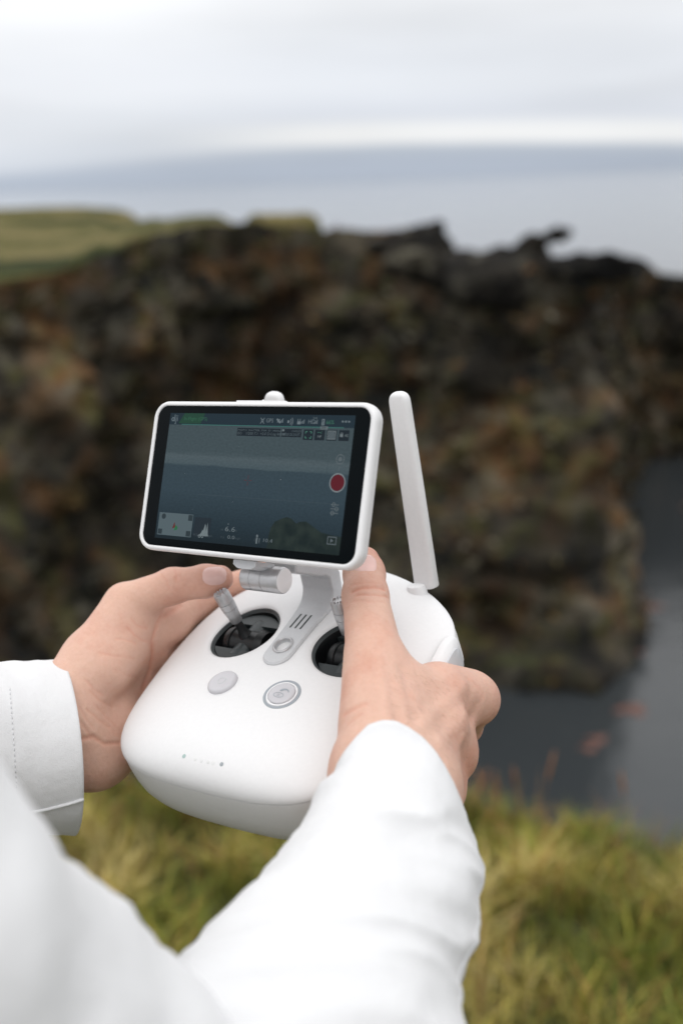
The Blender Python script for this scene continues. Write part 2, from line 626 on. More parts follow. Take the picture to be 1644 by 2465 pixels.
SC = np.interp(ss, seg, [q[3] for q in RIMP])
ker = np.ones(5) / 5
RXs = np.stack([np.convolve(np.pad(RX[:, i], 2, mode='edge'), ker, mode='valid') for i in range(3)], 1)
RX[:, :2] = RXs[:, :2]
tan = np.gradient(RXs[:, :2], axis=0)
tan /= np.linalg.norm(tan, axis=1)[:, None]
outn = np.stack([tan[:, 1], -tan[:, 0]], 1)            # towards the cove
cv_ = []
for i in range(NS):
    for j in range(NT):
        t = j / (NT - 1)                                # 0 rim .. 1 base
        z = RX[i, 2] + (SEA_Z - 1.0 - RX[i, 2]) * t
        prog = (0.6 * t + 3.6 * t * t) * SC[i]
        p = Vector((RX[i, 0] + outn[i, 0] * prog, RX[i, 1] + outn[i, 1] * prog, z))
        w = min(1.0, t * 6.0)
        q = p * 0.24
        big = fbm(q, 4)
        led = mnoise.noise(Vector((p.x * 0.25, p.y * 0.25, p.z * 1.1))) + 0.6 * mnoise.noise(Vector((p.x * 0.7 + 9, p.y * 0.7, p.z * 1.6)))
        vd, _vp = mnoise.voronoi(p * 0.75)
        blk = (vd[1] - vd[0])
        d = w * (1.35 * big + 0.25 * led + 0.2 * (min(blk, 0.6) - 0.3) + 0.42 * fbm(p * 1.1, 4)) * (0.45 + 0.55 * SC[i])
        cv_.append((p.x + outn[i, 0] * d, p.y + outn[i, 1] * d, p.z + 0.35 * w * mnoise.noise(p * 0.9) + (1 - w) * 0.18 * mnoise.noise(p * 1.2)))
F = []
for i in range(NS - 1):
    for j in range(NT - 1):
        a = i * NT + j
        F.append((a, a + 1, a + NT + 1, a + NT))
cliff = mesh('cliff', cv_, F, M_rock)
tag(cliff, kind='structure')
CV = np.array(cv_).reshape(NS, NT, 3)

# grassy headland behind the rim
hv = []
for i in range(NS):
    for j in range(NB):
        b_ = (j / (NB - 1)) ** 1.6 * 70.0
        base = CV[i, 0]
        x, y = base[0] - outn[i, 0] * 0 + (base[0] / max(base[1], 1)) * b_, base[1] + b_
        u_ = 822 + base[0] / base[1] * FPX
        # left: rises gently; centre: mound; right: falls away
        lift = np.interp(u_, [-600, 0, 280, 345, 560, 640, 760, 1000, 1500, 2400], [0.024, 0.022, 0.010, -0.016, -0.020, -0.05, -0.06, -0.10, -0.16, -0.16])
        z = base[2] + lift * b_ if b_ < 44 else base[2] + lift * 44 - (b_ - 44) * 0.22
        if u_ < 420:
            z += 0.16 * math.sin(b_ * 0.55 + u_ * 0.004) * min(1, b_ / 4) * (1 if b_ < 40 else 0)
        z += 0.10 * mnoise.noise(Vector((x * 0.4, y * 0.4, 0))) * min(1, b_ / 2)
        hv.append((x, y, z - 0.02 * (j == 0)))
F = []
for i in range(NS - 1):
    for j in range(NB - 1):
        a = i * NB + j
        F.append((a, a + NB, a + NB + 1, a + 1))
head = mesh('headland', hv, F, M_turf)
tag(head, kind='structure')


# low turf mound on the skyline
def mound(u0, u1, v_top, v_base, d, mat, name):
    c0, c1 = ray(u0, v_base, d), ray(u1, v_base, d)
    ztop = ray((u0 + u1) / 2, v_top, d)[2]
    cx_, hw_ = (c0[0] + c1[0]) / 2, (c1[0] - c0[0]) / 2
    V, F = [], []
    na_, nr_ = 48, 12
    for k in range(nr_):
        r = 1 - k / (nr_ - 1)
        for j in range(na_):
            a = 2 * math.pi * j / na_
            q = Vector((cx_ + hw_ * r * math.cos(a), d + hw_ * 0.9 * r * math.sin(a), 0))
            zz_ = c0[2] - 0.5 + (ztop - c0[2] + 0.5) * (1 - r ** 7) ** 0.6 + 0.10 * mnoise.noise(q * 0.9) * min(1, (1 - r) * 6) + 0.05 * mnoise.noise(q * 2.7)
            V.append((q.x, q.y, zz_))
    F = [(k * na_ + j, k * na_ + (j + 1) % na_, (k + 1) * na_ + (j + 1) % na_, (k + 1) * na_ + j) for k in range(nr_ - 1) for j in range(na_)]
    return tag(mesh(name, V, F, mat), kind='structure')


mound(578, 782, 514, 556, 44.0, M_turf, 'turf_mound')
mound(-420, 345, 506, 545, 74.0, M_turf, 'turf_bank')

# loose rocks standing proud of the face: parts of the cliff
protos = []
for k in range(8):
    bm = bmesh.new()
    bmesh.ops.create_icosphere(bm, subdivisions=2, radius=1.0)
    for v in bm.verts:
        q = v.co.normalized()
        s = Vector((k * 7.3, k * 1.9, 0))
        r = 1.0 + 0.45 * mnoise.noise(q * 1.3 + s) + 0.22 * mnoise.noise(q * 3.1 + s)
        v.co = Vector((q.x * r * (1.0 + 0.1 * (k % 3)), q.y * r * 0.8, q.z * r * (0.55 + 0.12 * (k % 4))))
        for ax in range(3):
            v.co[ax] = round(v.co[ax] * 2.6) / 2.6 * 0.5 + v.co[ax] * 0.5
    me = bpy.data.meshes.new('rock')
    bm.to_mesh(me)
    bm.free()
    me.materials.append(M_rock2 if k % 3 else M_rock)
    protos.append(me)
nrock = 0
for _ in range(900):
    if nrock >= 260:
        break
    i, j = rng.integers(40, NS - 60), int(NT * rng.uniform(0.01, 0.98) ** 0.8)
    c = CV[i, j]
    u_ = 822 + c[0] / c[1] * FPX
    if not (-60 < u_ < 1700):
        continue
    o = bpy.data.objects.new('rock', protos[int(rng.integers(0, 8))])
    COL.objects.link(o)
    s = float(rng.lognormal(-1.45, 0.4))
    o.location = (c[0] - outn[i, 0] * 0.35 * s, c[1] - outn[i, 1] * 0.35 * s, c[2])
    o.rotation_euler = tuple(rng.uniform(-0.6, 0.6, 2)) + (float(rng.uniform(0, 6.28)),)
    o.scale = (s, s, s)
    o.parent = cliff
    nrock += 1


# dark stones lying on the turf bank at the left
for _ in range(22):
    i = int(rng.integers(70, 150))
    j = int(rng.integers(4, 26))
    c = hv[i * NB + j]
    u_ = 822 + c[0] / c[1] * FPX
    if not (-40 < u_ < 330):
        continue
    o = bpy.data.objects.new('rock', protos[int(rng.integers(0, 8))])
    COL.objects.link(o)
    s = float(rng.uniform(0.12, 0.4))
    o.location = (c[0], c[1], c[2])
    o.rotation_euler = (0, 0, float(rng.uniform(0, 6.28)))
    o.scale = (s * 1.6, s, s * 0.6)
    o.parent = head

# heather, moss and dead grass tufts clinging to the face, plus pale ones as highlights
tv, tf, tcol = [], [], []
TP = np.array([(0.040, 0.046, 0.014), (0.085, 0.068, 0.024), (0.115, 0.072, 0.022), (0.060, 0.055, 0.034), (0.13, 0.115, 0.075), (0.050, 0.030, 0.016), (0.055, 0.075, 0.015)])
for _ in range(5200):
    i, j = int(rng.integers(20, NS - 20)), int(NT * rng.uniform(0.0, 0.97))
    c = CV[i, min(j, NT - 1)]
    cl_ = mnoise.noise(Vector(c) * 0.45)
    if rng.random() > 0.55 + 0.8 * cl_:
        continue
    ci = int(np.clip(rng.normal(2.6 + 3.2 * mnoise.noise(Vector(c) * 0.3 + Vector((7, 3, 1))), 1.3), 0, 6))
    col = TP[ci] * rng.uniform(0.7, 1.5)
    if rng.random() < 0.02:
        col = np.array([0.34, 0.32, 0.25])  # pale blades painted in as blurred bright highlights
    elif rng.random() < 0.06:
        col = np.array([0.17, 0.078, 0.022])
    s = rng.uniform(0.10, 0.30)
    if j < 7 and c[0] < -2.0:
        col = np.array([(0.10, 0.10, 0.03), (0.06, 0.075, 0.018), (0.16, 0.135, 0.055)][_ % 3]) * rng.uniform(0.7, 1.2)
        s *= 1.5
    for b_ in range(6):
        a = rng.uniform(0, 6.28)
        dx, dy, dz = outn[i, 0] * s * 0.7 + math.cos(a) * s * 0.7, outn[i, 1] * s * 0.7 + math.sin(a) * s * 0.7, s * rng.uniform(-0.3, 0.9)
        w = s * 0.22
        k = len(tv)
        x0, y0, z0 = c[0] + math.cos(a) * s * 0.3, c[1] + math.sin(a) * s * 0.3, c[2]
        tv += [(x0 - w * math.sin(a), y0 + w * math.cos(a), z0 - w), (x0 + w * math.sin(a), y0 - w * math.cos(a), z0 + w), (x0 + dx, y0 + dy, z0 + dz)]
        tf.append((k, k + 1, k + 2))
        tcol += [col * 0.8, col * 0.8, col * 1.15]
mt_, tt_, tb_ = mat_new('cliff_tuft')
at = tt_.nodes.new('ShaderNodeAttribute')
at.attribute_name = 'col'
geo = tt_.nodes.new('ShaderNodeNewGeometry')
nzt = N(tt_, 'ShaderNodeTexNoise', Scale=5.0, Detail=3.0)
L(tt_, geo.outputs['Position'], nzt.inputs['Vector'])
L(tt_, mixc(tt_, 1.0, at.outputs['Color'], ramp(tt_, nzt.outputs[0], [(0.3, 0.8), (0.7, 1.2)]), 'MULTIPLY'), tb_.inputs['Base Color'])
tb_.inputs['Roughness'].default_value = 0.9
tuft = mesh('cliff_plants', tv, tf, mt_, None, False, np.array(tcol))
tag(tuft, 'brown and olive tufts of heather and moss, with a few pale painted highlights, covering the opposite cliff', 'plants', kind='stuff')

# dark lava outcrops on the skyline
def lava(name, label, caps, d, seed):
    C4 = []
    for (u0, v0, r0), (u1, v1, r1), dd0, dd1 in caps:
        a, b_ = ray(u0, v0, d + dd0), ray(u1, v1, d + dd1)
        C4.append((np.r_[a, r0], np.r_[b_, r1]))
    Q = np.array([q[:3] for ab in C4 for q in ab])

    def fn(P):
        e = None
        for a, b_ in C4:
            c = cone_m(P, a, b_)
            e = c if e is None else -np.log(np.exp(-14 * np.clip(e, -2, 2)) + np.exp(-14 * np.clip(c, -2, 2))) / 14
        return e
    c0 = Q.mean(0)
    V, F = sdf_mesh(fn, Q.min(0) - 0.9, Q.max(0) + 0.9, 0.07)
    out = []
    for v in V:
        q = Vector(v) * 1.6 + Vector((seed, 0, 0))
        n_ = mnoise.noise_vector(q) * 0.14 + mnoise.noise_vector(q * 2.7) * 0.07
        out.append((v[0] + n_[0], v[1] + n_[1], v[2] + n_[2]))
    o = mesh(name, out, F, M_spur)
    tag(o, label, 'rock')
    return o


def cone_m(P, a, b_):
    ba = b_[:3] - a[:3]
    pa = P - a[:3]
    t = np.clip(pa @ ba / max(float(ba @ ba), 1e-6), 0, 1)
    return np.linalg.norm(pa - t[:, None] * ba, axis=1) - (a[3] + (b_[3] - a[3]) * t)


lava('lava_spur', 'black lava rock spur leaning right like a finger on the cliff skyline', [
    ((1130, 640, 0.36), (1290, 632, 0.42), 0.0, 0.2), ((1110, 612, 0.14), (1135, 640, 0.3), 0, 0), ((1194, 604, 0.10), (1200, 640, 0.3), 0.1, 0.1), ((1230, 618, 0.24), (1275, 588, 0.20), 0.1, 0.0),
    ((1275, 588, 0.20), (1340, 565, 0.16), 0.0, -0.3), ((1340, 565, 0.16), (1366, 562, 0.12), -0.3, -0.35), ((1250, 640, 0.36), (1290, 600, 0.13), 0.2, 0.1), ((1120, 690, 0.62), (1275, 682, 0.6), -0.4, -0.4), ((1110, 650, 0.4), (1300, 650, 0.45), -0.2, -0.2)], 33.5, 3.0)
lava('lava_outcrop', 'squat black lava outcrop left of the leaning spur on the cliff top', [
    ((990, 560, 0.16), (1055, 547, 0.18), 0, 0), ((1055, 547, 0.16), (1066, 590, 0.22), 0, 0), ((940, 580, 0.3), (1050, 592, 0.42), 0, 0), ((960, 630, 0.5), (1090, 655, 0.55), -0.4, -0.4), ((900, 596, 0.25), (960, 590, 0.35), 0, 0)], 36.0, 9.0)
lava('lava_ledge', 'low black lava ledge at the right end of the cliff top', [
    ((1310, 630, 0.13), (1400, 626, 0.13), 0.3, 0.2), ((1400, 626, 0.13), (1465, 617, 0.15), 0.2, 0), ((1465, 617, 0.15), (1500, 632, 0.13), 0, 0), ((1500, 634, 0.13), (1556, 642, 0.10), 0, 0.2),
    ((1330, 648, 0.2), (1540, 660, 0.2), 0.2, 0)], 31.8, 17.0)

# kelp and wet stones in the shallows
kv, kf = [], []
for _ in range(42):
    u_, v_ = rng.uniform(1330, 1900), rng.uniform(1110, 1900)
    hz = 428 - (u_ - 822) * 0.032
    dist = (EYE - SEA_Z) / max((v_ - hz) / FPX, 0.05)
    c = ray(u_, v_, dist)
    s = rng.lognormal(-1.95, 0.45)
    n_ = 9
    k0 = len(kv)
    for ring, zz_ in ((1.0, -0.02), (0.7, 0.07), (0.25, 0.11)):
        for j in range(n_):
            a = 2 * math.pi * j / n_
            r = s * ring * (1 + 0.4 * math.sin(3 * a + _) + 0.25 * math.sin(5 * a + 2 * _))
            kv.append((c[0] + r * 1.4 * math.cos(a), c[1] + r * math.sin(a), SEA_Z + zz_ * (0.5 + s)))
    for q in range(2):
        for j in range(n_):
            k = (j + 1) % n_
            kf.append((k0 + q * n_ + j, k0 + q * n_ + k, k0 + (q + 1) * n_ + k, k0 + (q + 1) * n_ + j))
    kf.append(tuple(k0 + 2 * n_ + j for j in range(n_)))
kelp = mesh('kelp', kv, kf, plain('red_kelp', (0.13, 0.052, 0.034), 0.6, var=0.2, scale=30))
tag(kelp, 'rusty red kelp and stones scattered in the dark water below the cliff', 'seaweed', kind='stuff')

# ------------------------------------------------------------------ the near cliff edge with its grass
def edge_y(x):
    return 2.52 - 0.34 * (x - 0.4) + 0.05 * math.sin(2.3 * x + 0.5) + 0.035 * math.sin(6.1 * x)


def ground_z(x, y):
    return -0.02 + 0.06 * mnoise.noise(Vector((x * 1.1, y * 1.1, 3))) + 0.03 * mnoise.noise(Vector((x * 3.1, y * 3.1, 7)))


gv, gf = [], []
NX, NYG, ND = 90, 60, 14
for i in range(NX):
    x = -9 + 18 * i / (NX - 1)
    ey_ = edge_y(x)
    for j in range(NYG):
        y = -5 + (ey_ + 5) * (j / (NYG - 1)) ** 0.7
        gv.append((x, y, ground_z(x, y)))
    for j in range(ND):
        t = (j + 1) / ND
        y = ey_ + 0.15 + 1.6 * t + 0.3 * mnoise.noise(Vector((x, t * 5, 1)))
        gv.append((x, y, -0.1 - 13.0 * t ** 1.1))
row = NYG + ND
for i in range(NX - 1):
    for j in range(row - 1):
        a = i * row + j
        gf.append((a, a + row, a + row + 1, a + 1))
gm, gt, gb = mat_new('peaty_soil')
geo = gt.nodes.new('ShaderNodeNewGeometry')
nz = N(gt, 'ShaderNodeTexNoise', Scale=9.0, Detail=6.0)
L(gt, geo.outputs['Position'], nz.inputs['Vector'])
L(gt, ramp(gt, nz.outputs[0], [(0.3, (0.025, 0.024, 0.010)), (0.55, (0.055, 0.055, 0.016)), (0.75, (0.09, 0.07, 0.025))]), gb.inputs['Base Color'])
gb.inputs['Roughness'].default_value = 0.95
ground = mesh('ground', gv, gf, gm)
tag(ground, kind='structure')

# grass blades: tapered, bent, coloured tuft by tuft
PAL = np.array([(0.135, 0.150, 0.016), (0.085, 0.110, 0.014), (0.195, 0.180, 0.028), (0.27, 0.220, 0.050), (0.38, 0.31, 0.12), (0.22, 0.110, 0.034), (0.155, 0.175, 0.038)])
nb_ = 90000
bx_ = rng.uniform(-2.4, 2.2, nb_)
by_ = np.empty(nb_)
bv, bf, bc = [], [], []
for q in range(nb_):
    x = bx_[q]
    ey_ = edge_y(x)
    y = ey_ + 0.10 - abs(rng.normal(0, 0.6)) if rng.random() < 0.5 else rng.uniform(0.9, ey_ + 0.08)
    if y < 0.8:
        continue
    cl_ = mnoise.noise(Vector((x * 2.6, y * 2.6, 0.0)))
    c2_ = mnoise.noise(Vector((x * 6.5, y * 6.5, 5.0)))
    if rng.random() > 0.62 + 0.6 * c2_:
        continue
    h = (0.055 + 0.07 * rng.random() + 0.05 * cl_ + 0.05 * c2_) * (1.15 if rng.random() < 0.2 else 1)
    h = max(h, 0.035)
    w = rng.uniform(0.0022, 0.0048)
    pick = 0.40 + 0.95 * cl_ + 0.55 * c2_ + rng.normal(0, 0.14)
    ci = 0 if pick < 0.30 else 1 if pick < 0.40 else 6 if pick < 0.52 else 2 if pick < 0.68 else 3 if pick < 0.85 else 4
    if rng.random() < 0.05 + 0.10 * (y > ey_ - 0.25):
        ci = 5
        h *= 1.3
    col = PAL[ci] * rng.uniform(0.7, 1.35) * (1.0 + 0.85 * c2_)
    a = rng.uniform(0, 6.283)
    lean = rng.uniform(0.2, 1.1) * h
    la = a + rng.normal(0.0, 0.6)
    lx, ly = math.cos(la) * lean + 0.008, math.sin(la) * lean
    sx_, sy_ = math.cos(a + 1.57) * w * 0.5, math.sin(a + 1.57) * w * 0.5
    z0 = ground_z(x, min(y, ey_)) - 0.01 - max(0, y - ey_) * 1.2
    k = len(bv)
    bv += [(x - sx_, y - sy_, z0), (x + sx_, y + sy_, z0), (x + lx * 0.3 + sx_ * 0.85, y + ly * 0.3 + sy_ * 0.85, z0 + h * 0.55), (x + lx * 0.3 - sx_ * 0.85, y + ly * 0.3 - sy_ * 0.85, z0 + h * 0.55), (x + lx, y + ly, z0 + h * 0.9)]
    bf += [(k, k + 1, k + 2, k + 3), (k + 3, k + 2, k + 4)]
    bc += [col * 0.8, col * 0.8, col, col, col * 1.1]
mg, tg_, bg_ = mat_new('grass_blade')
at = tg_.nodes.new('ShaderNodeAttribute')
at.attribute_name = 'col'
nzg = N(tg_, 'ShaderNodeTexNoise', Scale=40.0, Detail=2.0)
geo = tg_.nodes.new('ShaderNodeNewGeometry')
L(tg_, geo.outputs['Position'], nzg.inputs['Vector'])
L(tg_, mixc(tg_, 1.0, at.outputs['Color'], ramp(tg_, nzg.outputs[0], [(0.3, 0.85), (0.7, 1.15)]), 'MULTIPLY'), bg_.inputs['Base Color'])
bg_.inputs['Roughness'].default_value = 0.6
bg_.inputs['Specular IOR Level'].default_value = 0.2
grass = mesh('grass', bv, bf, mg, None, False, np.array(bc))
tag(grass, 'olive and straw coloured grass along the near cliff edge', 'grass', kind='stuff')

# reddish seed stalks nodding over the edge
sv, sf = [], []
for _ in range(20):
    x = rng.uniform(0.15, 1.5)
    y = edge_y(x) + rng.uniform(-0.15, 0.12)
    z0 = ground_z(x, min(y, edge_y(x))) - 0.05
    h = rng.uniform(0.12, 0.26)
    lx, ly = rng.normal(0.04, 0.06), rng.normal(0, 0.04)
    V, F = turned((x, y, z0), (lx, ly, h), [(0, 0.0011), (h * 0.7, 0.0009), (h * 0.76, 0.0042), (h * 0.9, 0.0048), (h * 1.03, 0.0008)], 5)
    sf += [tuple(i + len(sv) for i in f) for f in F]
    sv += [tuple(v) for v in V]
seed = mesh('seed_stalks', sv, sf, plain('rusty_seed_heads', (0.22, 0.10, 0.045), 0.8, var=0.2, scale=200))
tag(seed, 'rusty seed stalks rising from the grass at the cliff edge', 'seed stalks', kind='stuff')
# ================================================================== remote controller
BASE = 60.0
rc = bpy.data.objects.new('remote_controller', None)
COL.objects.link(rc)
rc.empty_display_size = 0.05
Rw = (MD @ CAM3)                                  # rows: device axes in world
mw = Matrix([list(Rw[0]), list(Rw[1]), list(Rw[2])]).transposed().to_4x4()
mw.translation = Vector(cam2world(dev2cam((0, 0, -BASE))))
rc.matrix_world = mw
tag(rc, 'white drone remote controller with tilted touch screen held in both hands', 'remote control')


def dm(P):
    P = np.asarray(P, float)
    return (P + np.array([0, 0, BASE])) * 0.001


def dpart(name, vf, mat, parent=None, smooth=True, ang=35):
    o = mesh(name, dm(vf[0]), vf[1], mat, parent or rc, smooth)
    if smooth and ang:
        sharp(o, ang)
    return o


# --- plan outline of the body at the seam
half = [(0, 74), (20, 72), (40, 66), (56, 58), (70, 47), (79, 35), (84, 21), (86, 6), (86.4, -12), (84.6, -34), (81, -57),
        (75.5, -74), (67, -86.5), (55, -94.6), (38, -99), (20, -100.6), (0, -101)]


def catmull(P, n):
    P = np.asarray(P, float)
    m = len(P)
    out = []
    for i in range(m):
        p0, p1, p2, p3 = P[(i - 1) % m], P[i], P[(i + 1) % m], P[(i + 2) % m]
        for k in range(n):
            t = k / n
            out.append(0.5 * ((2 * p1) + (-p0 + p2) * t + (2 * p0 - 5 * p1 + 4 * p2 - p3) * t * t + (-p0 + 3 * p1 - 3 * p2 + p3) * t ** 3))
    return np.array(out)


ctrl = half + [(-x, y) for x, y in half[-2:0:-1]]
OUT = catmull(ctrl, 6)
CEN = np.array([0.0, -14.0])
oth = np.arctan2(*(OUT - CEN).T[::-1])
orr = np.hypot(*(OUT - CEN).T)
osort = np.argsort(oth)
oth, orr = oth[osort], orr[osort]
oth = np.r_[oth[-1] - 2 * math.pi, oth, oth[0] + 2 * math.pi]
orr = np.r_[orr[-1], orr, orr[0]]
ZS = -14.0
WELLS = ((-36.4, 0.0), (36.4, 0.0))
WR = 21.6


def top_z(P):
    P = np.asarray(P, float)
    d = P - CEN
    s = np.hypot(d[:, 0], d[:, 1]) / np.interp(np.arctan2(d[:, 1], d[:, 0]), oth, orr)
    s = np.clip(s, 0, 1)
    crown = 2.0 - 0.0015 * P[:, 0] ** 2 - 0.00025 * np.clip(-P[:, 1] - 40, 0, None) ** 2
    z = ZS + (crown - ZS) * np.sqrt(np.clip(1 - s ** 7.5, 0, None))
    for wx, wy in WELLS:
        w = np.hypot(P[:, 0] - wx, P[:, 1] - wy) - WR
        z -= 1.7 * np.exp(-np.clip(w, 0, None) / 1.3)
    return z


pts, edges = [], []


def addloop(Q):
    k = len(pts)
    pts.extend(Q.tolist())
    n = len(Q)
    edges.extend([(k + i, k + (i + 1) % n) for i in range(n)])


NO = len(OUT)
for sc_ in (1.0, 0.9985, 0.995, 0.988, 0.976, 0.958, 0.935, 0.905):
    addloop(CEN + (OUT - CEN) * sc_)
for wx, wy in WELLS:
    for dr in (0, 0.35, 0.8, 1.5, 2.5, 4.0, 6.5):
        th = np.linspace(0, 2 * math.pi, 72, endpoint=False)
        addloop(np.stack([wx + (WR + dr) * np.cos(th), wy + (WR + dr) * np.sin(th)], 1))
for gx in np.arange(-84, 85, 3.2):
    for gy in np.arange(-100, 74, 3.2):
        q = np.array([[gx + (0.8 if int(gy) % 2 else 0), gy]])
        d = q - CEN
        s = np.hypot(*d[0]) / np.interp(math.atan2(d[0, 1], d[0, 0]), oth, orr)
        if s < 0.885 and all(math.hypot(gx - wx, gy - wy) > WR + 8.2 for wx, wy in WELLS):
            pts.append(q[0].tolist())
cv, ce, cf, *_ = delaunay_2d_cdt([Vector(p) for p in pts], edges, [], 0, 1e-4)
cv = np.array([list(v) for v in cv])
ff = []
for f in cf:
    c = cv[list(f)].mean(0)
    d = c - CEN
    s = np.hypot(*d) / np.interp(math.atan2(d[1], d[0]), oth, orr)
    if s < 0.9999 and all(math.hypot(c[0] - wx, c[1] - wy) > WR - 0.02 for wx, wy in WELLS):
        ff.append(tuple(f))
TV = np.c_[cv, top_z(cv)]
o = mesh('top_shell', dm(TV), ff, M_white, rc)
bmx = bmesh.new()
bmx.from_mesh(o.data)
bmesh.ops.recalc_face_normals(bmx, faces=bmx.faces)
bmesh.ops.delete(bmx, geom=[v for v in bmx.verts if not v.link_faces], context='VERTS')
if sum(f.normal.z for f in bmx.faces) < 0:
    bmesh.ops.reverse_faces(bmx, faces=bmx.faces)
bmx.to_mesh(o.data)
bmx.free()

# --- lower shell, a hair smaller at the seam so that a fine joint shows
prof = [(-13.2, 2.8), (-14.55, 1.7), (-14.7, 0.55), (-15.0, 0.3), (-16, 0.2), (-22, 0.0), (-30, 0.3), (-37, 1.3), (-43, 3.4), (-48.5, 7.2), (-53, 12.5), (-56.5, 19), (-59, 27), (-60, 38)]
rings = []
for h, ins in prof:
    d = OUT - CEN
    r = np.hypot(d[:, 0], d[:, 1])[:, None]
    q = CEN + d * (r - ins) / r
    rings.append(np.c_[q, np.full(NO, h)])
dpart('bottom_shell', loft(rings, True, False, True), M_white2, ang=60)

# --- stick wells
for k, (wx, wy) in enumerate(WELLS):
    sx = -1 if k == 0 else 1
    tilt = np.array([sx * 0.11, 0, 1.0])
    th = np.linspace(0, 2 * math.pi, 72, endpoint=False)
    rim = np.stack([wx + WR * np.cos(th), wy + WR * np.sin(th)], 1)
    zr = top_z(rim)
    rings = []
    for dr, dz in ((0.25, -0.25), (-0.35, -0.5), (-0.8, -1.4), (-1.6, -4.5), (-2.3, -9.5), (-2.6, -10.2), (-12, -10.2)):
        f = (WR + dr) / WR
        rings.append(np.c_[wx + (rim[:, 0] - wx) * f, wy + (rim[:, 1] - wy) * f, zr + dz if dz > -8 else np.full(72, zr.mean() + dz)])
    well = dpart('stick_well', loft(rings, True, False, True), M_black, ang=50)
    zc = zr.mean()
    # grey rim band
    rr = []
    for dr, dz in ((0.12, -0.32), (-0.5, -0.75), (-1.15, -1.9), (-1.5, -1.95)):
        f = (WR + dr) / WR
        rr.append(np.c_[wx + (rim[:, 0] - wx) * f, wy + (rim[:, 1] - wy) * f, zr + dz + 0.2])
    dpart('well_rim', loft(rr, True), M_rimgrey, well)
    # two flat plates cut as chords at the near and far end
    for sgn in (1, -1):
        a = np.linspace(math.radians(32), math.radians(148), 24)
        arc = np.stack([wx + 19.4 * np.cos(a), wy + sgn * 19.4 * np.sin(a)], 1)
        r0 = np.c_[arc, np.full(24, zc - 3.4)]
        r1 = np.c_[arc, np.full(24, zc - 8.0)]
        V, F = loft([r0, r1], True, True, True)
        dpart('well_plate', (V, F), M_rimgrey, well, smooth=False)
    # gimbal drum across the well and its inner yoke
    V, F = turned((wx - 14.0, wy, zc - 9.0), (1, 0, 0), [(0, 3), (0.6, 8.4), (3, 9.4), (5.0, 9.6), (5.4, 8.6), (8, 8.2), (20, 8.2), (22.6, 8.6), (23, 9.6), (25, 9.4), (27.4, 8.4), (28, 3)], 48)
    dpart('gimbal_drum', (V, F), M_black, well, ang=30)
    V, F = turned((wx, wy - 15.2, zc - 10.2), (0, 1, 0), [(0, 6.8), (1, 7.4), (29, 7.4), (30, 6.8)], 40)
    dpart('gimbal_yoke', (V, F), M_rimgrey, well, ang=30)
    # the stick
    p0 = np.array([wx, wy, zc - 6.0])
    p1 = np.array([-43.2, 1.2, 25.6]) if k == 0 else np.array([34.4, 6.4, 26.5])
    ax = p1 - p0
    ln = np.linalg.norm(ax)
    st = dpart('control_stick', turned(p0, ax, [(-1, 5.6), (2.0, 5.4), (5.0, 3.6), (8.0, 2.7), (11.5, 2.4), (ln * 0.5, 2.2)], 32), M_black, ang=40)
    b = ln - 20.5
    kn = lambda t, d: 1 + 0.018 * np.cos(t * 22)
    dpart('stick_cap', turned(p0, ax, [(b, 2.9), (b + 0.5, 3.25), (b + 5.2, 3.75), (b + 5.9, 3.85), (b + 9.0, 4.25), (b + 9.15, 3.9), (b + 9.55, 3.9), (b + 9.7, 4.3), (b + 13.2, 4.45),
                                       (b + 13.35, 4.05), (b + 13.75, 4.05), (b + 13.9, 4.5), (b + 19.2, 4.55), (b + 19.9, 4.3), (b + 19.9, 2.9)], 88, radial=kn), M_metal, st, ang=40)
    teeth = []
    s_, t_, a_ = frame_of(ax)
    for i in range(11):
        an = 2 * math.pi * i / 11
        rd = s_ * math.cos(an) + t_ * math.sin(an)
        tg = -s_ * math.sin(an) + t_ * math.cos(an)
        c0 = p0 + a_ * (b + 19.6)
        Q = []
        for zz, w, r0_, r1_ in ((0, 0.75, 2.7, 4.35), (1.35, 0.35, 3.0, 4.0)):
            Q += [c0 + a_ * zz + rd * r0_ - tg * w, c0 + a_ * zz + rd * r1_ - tg * w, c0 + a_ * zz + rd * r1_ + tg * w, c0 + a_ * zz + rd * r0_ + tg * w]
        teeth.append((np.array(Q), [(3, 2, 1, 0), (4, 5, 6, 7), (0, 1, 5, 4), (1, 2, 6, 5), (2, 3, 7, 6), (3, 0, 4, 7)]))
    dpart('stick_crown', join_vf(teeth), M_metal, st, smooth=False)
    dpart('stick_screw', turned(p0, ax, [(b + 18.6, 2.8), (b + 19.3, 2.8), (b + 19.5, 1.6), (b + 18.8, 1.2), (b + 18.7, 0.1)], 24), M_black, st)


def surf(x, y, up=0.0):
    """point and normal on the top shell"""
    e = 0.8
    q = np.array([[x, y], [x + e, y], [x - e, y], [x, y + e], [x, y - e]])
    z = top_z(q)
    nn = np.array([-(z[1] - z[2]) / (2 * e), -(z[3] - z[4]) / (2 * e), 1.0])
    nn /= np.linalg.norm(nn)
    return np.array([x, y, z[0]]) + nn * up, nn


